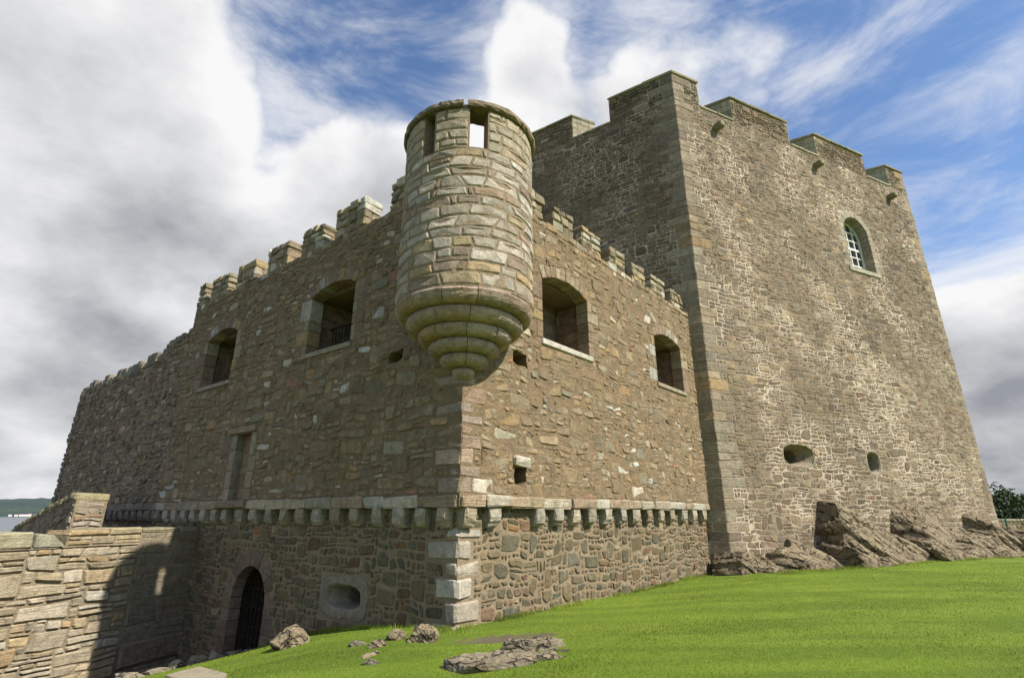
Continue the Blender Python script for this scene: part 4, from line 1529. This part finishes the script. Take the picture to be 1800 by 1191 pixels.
# ------------------------------------------------------------------ ruined sloping wall behind it
ruin = thing('sloping_wall', 'ruined rubble wall stub with a sloping mossy top behind the low sunlit wall', 'wall')
RO = np.array((-13.44, 16.82, 0))
PRU = Plane(RO, LD, NL)
PRE = Plane(RO, -NL, -LD)
q = np.array([(0, -3.5), (7.6, -3.5), (7.6, .75), (6.3, 1.15), (3.2, 1.72), (.45, 2.2), (0, 2.14)])
v1, v2 = PRU(q[:, 0], q[:, 1], 0), PRU(q[:, 0], q[:, 1], -.82)
n = len(q)
rw = mesh_obj('wall', np.concatenate([v1, v2]), [tuple(range(n))[::-1], tuple(range(n, 2 * n))] + [(i, (i + 1) % n, n + (i + 1) % n, n + i) for i in range(n)], M_MPALE, ruin)
masonry(ruin, rw, PRU, [[(.02, -1.5), (7.5, -1.5), (7.5, .7), (6.3, 1.1), (3.2, 1.68), (.45, 2.12), (.02, 2.05)]], [], lambda z, r: r.uniform(.12, .32), lambda h, r: r.uniform(.2, .55), far_pal, M_STONE, 601, gap=.05, prot=(0, .05), cut=.34, amp=.04)
masonry(ruin, rw, PRE, [rect_q(.02, .80, -1, 2.05)], [], lambda z, r: r.uniform(.12, .3), lambda h, r: r.uniform(.2, .5), lambda s, z, r, w, h: vary(pick(r, [(3, (.42, .36, .28)), (1, (.38, .25, .15)), (2, (.36, .31, .23))]), r), M_SAND, 602, gap=.06, prot=(0, .06), cut=.36, amp=.05)
for a in np.arange(0, 7.4, .42):
    z = float(np.interp(a, [0, .45, 3.2, 6.3, 7.6], [2.14, 2.2, 1.72, 1.15, .75]))
    z2 = float(np.interp(a + .42, [0, .45, 3.2, 6.3, 7.6], [2.14, 2.2, 1.72, 1.15, .75]))
    block(ruin, 'cap_stone', quad_block(PRU, [(a - .02, z - .12), (a + .41, z2 - .12), (a + .40, z2 + .07 + rg.uniform(0, .05)), (a, z + .06 + rg.uniform(0, .06))], -.86, .05, bev=.05, jit=.02, rng=rg), vary((.33, .29, .16), rg), M_SAND, rw)


# ------------------------------------------------------------------ natural rock
def rock_mesh(dims, seed, n=12, rough=.05, planes=16, bed=(.75, .1), flat=.55, step=.05):
    """angular boulder: a body cut by many random fracture planes, most of them parallel to its bedding, then roughened"""
    r = np.random.RandomState(seed + 100)
    bn = np.array((math.sin(bed[0]), math.sin(bed[1]), math.cos(bed[0])))
    bn /= np.linalg.norm(bn)
    t1 = np.cross(bn, (0, 1, .2))
    t1 /= np.linalg.norm(t1)
    t2 = np.cross(bn, t1)
    N, D = [], []
    for k in range(planes):
        f = r.rand()
        base = (bn, t1, t2)[r.choice(3, p=(.4, .3, .3))] * r.choice((-1, 1)) if f < .7 else r.normal(size=3)
        v = base / np.linalg.norm(base) + r.normal(size=3) * (.22 if f < .7 else 0)
        N.append(v / np.linalg.norm(v))
        D.append(r.uniform(flat, 1.0))
    for v in ((0, 0, 1), (0, 0, -1), (1, 0, 0), (-1, 0, 0), (0, 1, 0), (0, -1, 0)):
        N.append(np.array(v) + r.normal(size=3) * .14)
        D.append(1.0)
    N, D = np.array(N), np.array(D)
    V, F, idx = [], [], {}
    L = np.linspace(-1, 1, n + 1)
    def vid(k):
        if k not in idx:
            idx[k] = len(V)
            V.append((L[k[0]], L[k[1]], L[k[2]]))
        return idx[k]
    for ax in range(3):
        o1, o2 = [(1, 2), (2, 0), (0, 1)][ax]
        for v in (0, n):
            for i in range(n):
                for j in range(n):
                    q = []
                    for (a, b) in ((0, 0), (1, 0), (1, 1), (0, 1)):
                        k = [0, 0, 0]
                        k[ax], k[o1], k[o2] = v, i + a, j + b
                        q.append(vid(tuple(k)))
                    F.append(tuple(q) if v else tuple(q[::-1]))
    V = np.array(V)
    V = V / np.linalg.norm(V, axis=1)[:, None]
    dots = np.maximum(V @ N.T, 1e-3)
    rad = (D[None] / dots).min(1)
    P = V * rad[:, None] * np.array(dims)
    sd = seed * 3.71
    sz = float(np.mean(dims))
    h = (P @ bn) / sz * 5 + .8 * fbm(P / sz * 1.5 + sd, 3)
    ledge = _val[(np.floor(h).astype(int) * 37 + seed * 11) % 256]
    crack = np.clip(1 - (h - np.floor(h)) * 6, 0, 1)
    P = P + V * ((ledge * step - crack * step * .8) * sz + rough * sz * fbm(P / sz * 3 + sd, 5) * 1.6)[:, None]
    return P, F


def rock(name, label, loc, dims, seed, rz=0.0, lean=(0, 0), col=(.16, .128, .078), group=None, mat=None, n=14, cat='rock', **kw):
    P, F = rock_mesh(dims, seed, n, **kw)
    # lean the whole rock
    P[:, 0] += P[:, 2] * lean[0]
    P[:, 1] += P[:, 2] * lean[1]
    c, s = math.cos(rz), math.sin(rz)
    Q = P.copy()
    Q[:, 0] = P[:, 0] * c - P[:, 1] * s
    Q[:, 1] = P[:, 0] * s + P[:, 1] * c
    o = mesh_obj(name, Q, F, mat or M_ROCK, None, np.array(col) * (1 + .15 * fbm(P * 2 + seed, 3))[:, None])
    o.location = loc
    tag(o, label, cat, group)
    return o


KRZ = math.atan2(KR[1], KR[0])


def kpt(s, d, z):
    return tuple(PKR(s, z, d))


OUT = [(.3, .45, -.25, (1.3, .9, .85), 1, 'low rounded bedrock hump under the keep corner', 3),
       (2.9, .55, -.2, (2.4, 1.1, 1.05), 2, 'long low bedrock hump at the keep foot under the irregular gun hole', 5),
       (6.3, .45, -.1, (1.9, 1.4, 2.6), 3, 'tall leaning bedrock slab below the two gun holes', 6),
       (8.3, .65, -.2, (2.0, 1.3, 1.9), 4, 'dark cracked bedrock block right of the tall leaning slab', 5),
       (10.3, .5, -.1, (2.0, 1.4, 2.75), 5, 'highest pointed bedrock crag against the keep wall', 6),
       (12.7, .6, -.2, (2.4, 1.2, 1.7), 6, 'broken bedrock shelf right of the pointed crag', 6),
       (15.1, .45, -.1, (2.1, 1.3, 2.45), 7, 'jagged bedrock crag near the far keep corner', 6),
       (9.5, .75, -.25, (9.3, 1.1, .85), 9, 'long low bedrock footing running along the whole keep base', 9),
       (18.0, .4, -.1, (1.8, 1.4, 1.5), 8, 'big dark boulder at the far end of the keep', 4)]
for (s, d, z, dm, sd, lab, nk) in OUT:
    r3 = random.Random(sd)
    main = rock('bedrock', lab, kpt(s, d, z), dm, sd, KRZ, (-.38, .42), (.265, .212, .138), 'bedrock outcrop at the foot of the keep', n=26, rough=.03, planes=26, step=.085)
    for k in range(nk):
        dd = [min(x, 2.2) * r3.uniform(.38, .62) for x in dm]
        P, F = rock_mesh(dd, sd * 10 + k, 14, .03, 18, step=.08)
        P[:, 0] += P[:, 2] * -.38
        P[:, 1] += P[:, 2] * .42
        c, s_ = math.cos(KRZ), math.sin(KRZ)
        Q = np.stack([P[:, 0] * c - P[:, 1] * s_, P[:, 0] * s_ + P[:, 1] * c, P[:, 2]], -1)
        o_ = mesh_obj('ledge', Q, F, M_ROCK, main, np.array((.255, .203, .132)) * (1 + .15 * fbm(P * 2 + sd, 3))[:, None] * r3.uniform(.85, 1.15))
        off_ = KR * r3.uniform(-.95, .95) * dm[0] + NKR * r3.uniform(.2, .75) * dm[1] + np.array((0, 0, r3.uniform(-.45, .05) * dm[2]))
        o_.location = tuple(off_)


def gpt(px, py, dz=0.0):
    """where a sight line of the photograph meets the lawn"""
    d = np.array(pix_dir(px, py))
    t_ = np.arange(3, 60, .02)
    P_ = CAM + d * t_[:, None]
    k_ = int(np.argmax(P_[:, 2] <= lawn_z(P_[:, 0], P_[:, 1])))
    p = P_[k_]
    return (float(p[0]), float(p[1]), float(p[2]) + dz)


STC = (.28, .225, .145)
rock('boulder', 'biggest lichened boulder in front of the arched doorway', gpt(510, 1136, .08), (.33, .26, .25), 21, .4, col=STC, n=12, rough=.10, step=.05, flat=.82, planes=26)
rock('boulder', 'squared boulder against the wall just left of the corner stone', gpt(746, 1126, .07), (.25, .20, .19), 22, -.3, col=(.27, .22, .14), rough=.10, step=.05, flat=.82, planes=26)
rock('boulder', 'pale pointed stone between the squared boulder and the gun hole', gpt(698, 1122, .03), (.17, .13, .12), 23, .5, col=STC, rough=.10, step=.05, flat=.82, planes=26)
rock('stone', 'small round stone in the grass below the gun hole', gpt(664, 1136, .01), (.15, .12, .08), 24, .5, col=STC, rough=.10, step=.05, flat=.82, planes=26)
rock('stone', 'dark small stone beside the round one in the grass', gpt(628, 1133, .0), (.16, .10, .07), 25, .2, col=(.2, .18, .13), rough=.10, step=.05, flat=.82, planes=26)
rock('stone', 'flat sliver of stone lying in the grass', gpt(648, 1152, -.02), (.10, .20, .05), 26, -.4, col=STC, rough=.10, step=.05, flat=.82, planes=26)
rock('stone', 'lowest dark little stone in the grass', gpt(652, 1166, -.01), (.14, .08, .06), 27, 0, col=(.17, .16, .12), rough=.10, step=.05, flat=.82, planes=26)
# flat shelf of bedrock showing through the lawn
for k, (px, py, dm, rz, lab) in enumerate(((895, 1158, (.85, .40, .20), .45, 'middle slab of the bedrock shelf breaking through the lawn'), (950, 1136, (.72, .36, .20), .6, 'upper slab of the bedrock shelf in the lawn, nearest the keep'),
                                           (846, 1172, (.55, .26, .15), .3, 'lower slab of the bedrock shelf in the lawn, nearest the viewer'), (975, 1140, (.32, .36, .16), .8, 'narrow end piece of the bedrock shelf in the lawn'), (850, 1120, (.20, .10, .05), .2, 'little flat stone in the bare earth by the corner'))):
    rock('bedrock_slab', lab, gpt(px, py, -.07), dm, 31 + k, rz, col=(.25, .21, .145), group='bedrock shelf in the lawn', n=20, rough=.09, step=.06, bed=(.3, .3))
# stones edging the bank above the trench
for k, (r_, dm, lab) in enumerate(((2.45, (.30, .17, .14), 'edging stone nearest the bottom of the picture on the bank lip'), (1.98, (.36, .14, .12), 'long flat edging stone on the bank lip'), (1.62, (.17, .16, .19), 'upright rounded edging stone on the bank lip'),
                                   (1.2, (.24, .15, .14), 'tilted edging stone on the bank lip below the doorway'), (.84, (.30, .18, .17), 'rounded edging stone right before the doorway'), (.42, (.2, .12, .12), 'small edging stone at the foot of the doorway'), (.02, (.26, .12, .09), 'flat edging stone under the right door jamb'))):
    g_ = C0 + LD * 6.36 + NL * r_
    rock('edging_stone', lab, (g_[0], g_[1], float(lawn_z(g_[0], g_[1])) + .05), dm, 51 + k, R_(37) + .2 * (k % 3), col=(.32, .28, .20), group='edging stones along the bank', rough=.05, step=.02, flat=.7)
# pale paving slab at the bottom edge
sl = [gpt(350, 1178), gpt(398, 1193), gpt(345, 1222), gpt(290, 1193)]
sl = [np.array(p) for p in sl]
zt = max(p[2] for p in sl)
v, f = cbox([p + np.array((0, 0, -.10)) for p in sl] + [p + np.array((0, 0, .07)) for p in sl], .012, .003, rg)
o = mesh_obj('paving_slab', v, f, M_ASH, None, np.broadcast_to((.42, .37, .26), (len(v), 3)))
tag(o, 'pale flat paving slab set in the grass at the bottom edge', 'slab')

flush_pool()

# ------------------------------------------------------------------ far right: boundary wall, post and bushes
bw = thing('boundary_wall', 'low dark boundary wall beyond the far end of the keep', 'wall')
PB = Plane((26, 42, 0), az(80), az(170))
v, f = quad_block(PB, rect_q(0, 60, -1, 1.10), -.5, 0, bev=.02, jit=0)
bcore = mesh_obj('wall', v, f, M_MFAR, bw)
masonry(bw, bcore, PB, [rect_q(6, 26, -.3, 1.08)], [], lambda z, r: r.uniform(.16, .36), lambda h, r: r.uniform(.3, .8), far_pal, M_STONE, 801, cell=.07, gap=.05, prot=(.01, .05))
for k in range(40):
    block(bw, 'coping_stone', quad_block(PB, rect_q(k * 1.5, k * 1.5 + 1.48, 1.08, 1.26), -.58, .06, bev=.04, jit=.02, rng=rg), vary((.30, .27, .2), rg), M_STONE, bcore)
flush_pool(150)
po = mesh_obj('post', *quad_block(Plane((34.6, 38.6, 0), az(80), az(170)), [(-.06, -.2), (.06, -.2), (.05, 1.36), (-.05, 1.36)], -.12, 0, bev=.02, jit=.002), M_POST)
tag(po, 'thin green post in front of the dark boundary wall', 'post')

mleaf, t, b, pos = new_mat('leaves')
at = t.node('ShaderNodeAttribute', attribute_name='col')
t.l.new(at.outputs['Color'], b.inputs['Base Color'])
b.inputs['Roughness'].default_value = .6
M_LEAF = mleaf
mtr = plain('bark', (.09, .07, .05), .9)


def bush(name, label, c, dims, seed, n=5200, leaf=.13):
    r = np.random.RandomState(seed)
    root = thing(name, label, 'bush', group='bushes behind the boundary wall')
    V, F, Cc = [], [], []
    for k in range(n):
        d = r.normal(size=3)
        d /= np.linalg.norm(d)
        lump = 1 + .32 * fbm(d * 2.3 + seed, 3) * 1.6
        rad = lump * (r.rand() ** .33)
        if fbm(d * 4 + seed + rad * 3, 2) < -.35:
            continue
        p = np.array(c) + d * np.array(dims) * rad
        if p[2] < .1:
            continue
        a, b_ = r.normal(size=3), r.normal(size=3)
        a /= np.linalg.norm(a)
        b_ -= a * np.dot(a, b_)
        b_ /= np.linalg.norm(b_)
        s = leaf * r.uniform(.6, 1.3)
        i = len(V)
        V += [p - a * s, p + b_ * s * .5, p + a * s, p - b_ * s * .5]
        F.append((i, i + 1, i + 2, i + 3))
        g_ = r.uniform(.7, 1.3)
        Cc += [(.036 * g_, .060 * g_, .018 * g_)] * 4
    mesh_obj('crown', np.array(V), F, M_LEAF, root, np.array(Cc))
    tv = []
    for k in range(6):
        a = 6.283 * k / 6
        tv.append((c[0] + .14 * math.cos(a), c[1] + .14 * math.sin(a), -.2))
    for k in range(6):
        a = 6.283 * k / 6
        tv.append((c[0] + .06 * math.cos(a), c[1] + .06 * math.sin(a), c[2]))
    mesh_obj('trunk', tv, [(k, (k + 1) % 6, 6 + (k + 1) % 6, 6 + k) for k in range(6)] + [tuple(range(6, 12))], mtr, root)


bush('bush', 'dark green bush behind the boundary wall, nearest the keep', (38.6, 47.2, 1.9), (1.9, 1.8, 1.75), 3)
bush('bush', 'dark green bush behind the boundary wall at the picture edge', (42.3, 46.5, 2.0), (2.1, 1.9, 1.9), 4)
bush('bush', 'dark green bush half hidden behind the keep end', (36.0, 48.5, 1.6), (1.6, 1.6, 1.4), 5, 3200)

# ------------------------------------------------------------------ grass blades on the near lawn
rsn = np.random.RandomState(5)


def grass(n):
    # denser near the camera
    d = 5.6 + (27 - 5.6) * rsn.rand(n) ** 1.9
    a = np.radians(rsn.uniform(-50, 52, n))
    x, y = np.sin(a) * d, np.cos(a) * d
    q = (x - C0[0]) * LD[0] + (y - C0[1]) * LD[1]
    rL = (x - C0[0]) * NL[0] + (y - C0[1]) * NL[1]
    rR = (x - C0[0]) * NR[0] + (y - C0[1]) * NR[1]
    rK = (x - K0[0]) * NKR[0] + (y - K0[1]) * NKR[1]
    soil_ = ((x + .1) / .85) ** 2 + ((y - 9.38) / .36) ** 2 + 2.6 * fbm(np.stack([x * 5, y * 5, x * 0], -1), 3)
    ok = (q < 6.36) & ((rL > -.12) | (rR > -.16)) & ((rK > .0) | (rR > 0) & (x < 7.5) | (rL > 0)) & (soil_ > .9)
    return x[ok], y[ok], np.where((q > -.2) & (rL > -.3), np.abs(rL), 9.0)[ok], d[ok]


x, y, wd, dd = grass(420000)
foot = []
for (o_, d_, n_, L_, cnt) in ((C1, RD, NR, 11.6, 9000), (C1, LD, NL, 6.2, 4000), (K0, KR, NKR, 18.5, 9000)):
    st_ = rsn.rand(cnt) * L_
    cl_ = fbm(np.stack([st_ * 1.7, st_ * 0 + L_, st_ * 0], -1), 3)
    ok_ = cl_ + rsn.rand(cnt) * .5 > .22
    base_ = 1.45 if o_ is K0 else .05
    out_ = base_ + np.abs(rsn.randn(cnt)) * .09 + (rsn.rand(cnt) * .5 if o_ is K0 else 0)
    pp = o_[None, :] + d_[None, :] * st_[:, None] + n_[None, :] * out_[:, None]
    foot.append(np.stack([pp[ok_, 0], pp[ok_, 1]], -1))
foot = np.concatenate(foot)
nf = len(foot)
x, y = np.concatenate([x, foot[:, 0]]), np.concatenate([y, foot[:, 1]])
wd = np.concatenate([wd, np.ones(nf)])
dd = np.concatenate([dd, np.full(nf, 12.0)])
n = len(x)
z = lawn_z(x, y)
clump = fbm(np.stack([x * 1.3, y * 1.3, x * 0 + 4], -1), 3)
hgt = rsn.uniform(.010, .022, n) * (1 + .5 * clump) * np.where(wd < .16 + .1 * clump, rsn.uniform(1.0, 5.5, n), 1.0)
wid = rsn.uniform(.0025, .005, n) * np.clip(dd / 9, .9, 2.4)
ang = rsn.uniform(0, 6.283, n)
hgt[-nf:] = rsn.uniform(.03, .11, nf)
lean = rsn.uniform(.1, .8, n) * hgt
la = rsn.uniform(0, 6.283, n)
cx, sx = np.cos(ang) * wid, np.sin(ang) * wid
V = np.empty((n, 3, 3), np.float32)
V[:, 0] = np.stack([x - cx, y - sx, z - .004], -1)
V[:, 1] = np.stack([x + cx, y + sx, z - .004], -1)
V[:, 2] = np.stack([x + np.cos(la) * lean, y + np.sin(la) * lean, z + hgt], -1)
me = bpy.data.meshes.new('grass')
me.vertices.add(n * 3)
me.vertices.foreach_set('co', V.ravel())
me.loops.add(n * 3)
me.loops.foreach_set('vertex_index', np.arange(n * 3, dtype=np.int32))
me.polygons.add(n)
me.polygons.foreach_set('loop_start', np.arange(0, n * 3, 3, dtype=np.int32))
me.update(calc_edges=True)
gc = np.ones((n, 3, 4), np.float32)
mott = fbm(np.stack([x * .45, y * .45, x * 0 + 8], -1), 4)
k = (1 + .17 * rsn.randn(n) + .3 * clump + .95 * mott)[:, None]
dry = (rsn.rand(n) < .07)[:, None]
dry[-nf:] = (rsn.rand(nf) < .25)[:, None]
base = np.where(dry, np.array((.274, .243, .084)), np.array((.162, .237, .020))) * np.clip(k, .5, 1.7)
gc[:, :, :3] = base[:, None, :]
at_ = me.attributes.new('col', 'FLOAT_COLOR', 'POINT')
at_.data.foreach_set('color', gc.ravel())
mgr, t, b, pos = new_mat('grass_blade')
at = t.node('ShaderNodeAttribute', attribute_name='col')
t.l.new(at.outputs['Color'], b.inputs['Base Color'])
b.inputs['Roughness'].default_value = .55
tr = t.node('ShaderNodeBsdfTranslucent', ins={'Color': at.outputs['Color']})
ms = t.node('ShaderNodeMixShader', ins={0: .35, 1: b.outputs[0], 2: tr.outputs[0]})
outn = [x_ for x_ in t.n if x_.type == 'OUTPUT_MATERIAL'][0]
t.l.new(ms.outputs[0], outn.inputs['Surface'])
me.materials.append(mgr)
go = lk(bpy.data.objects.new('grass', me))
tag(go, 'short mown green grass of the lawn', 'grass', kind='stuff')
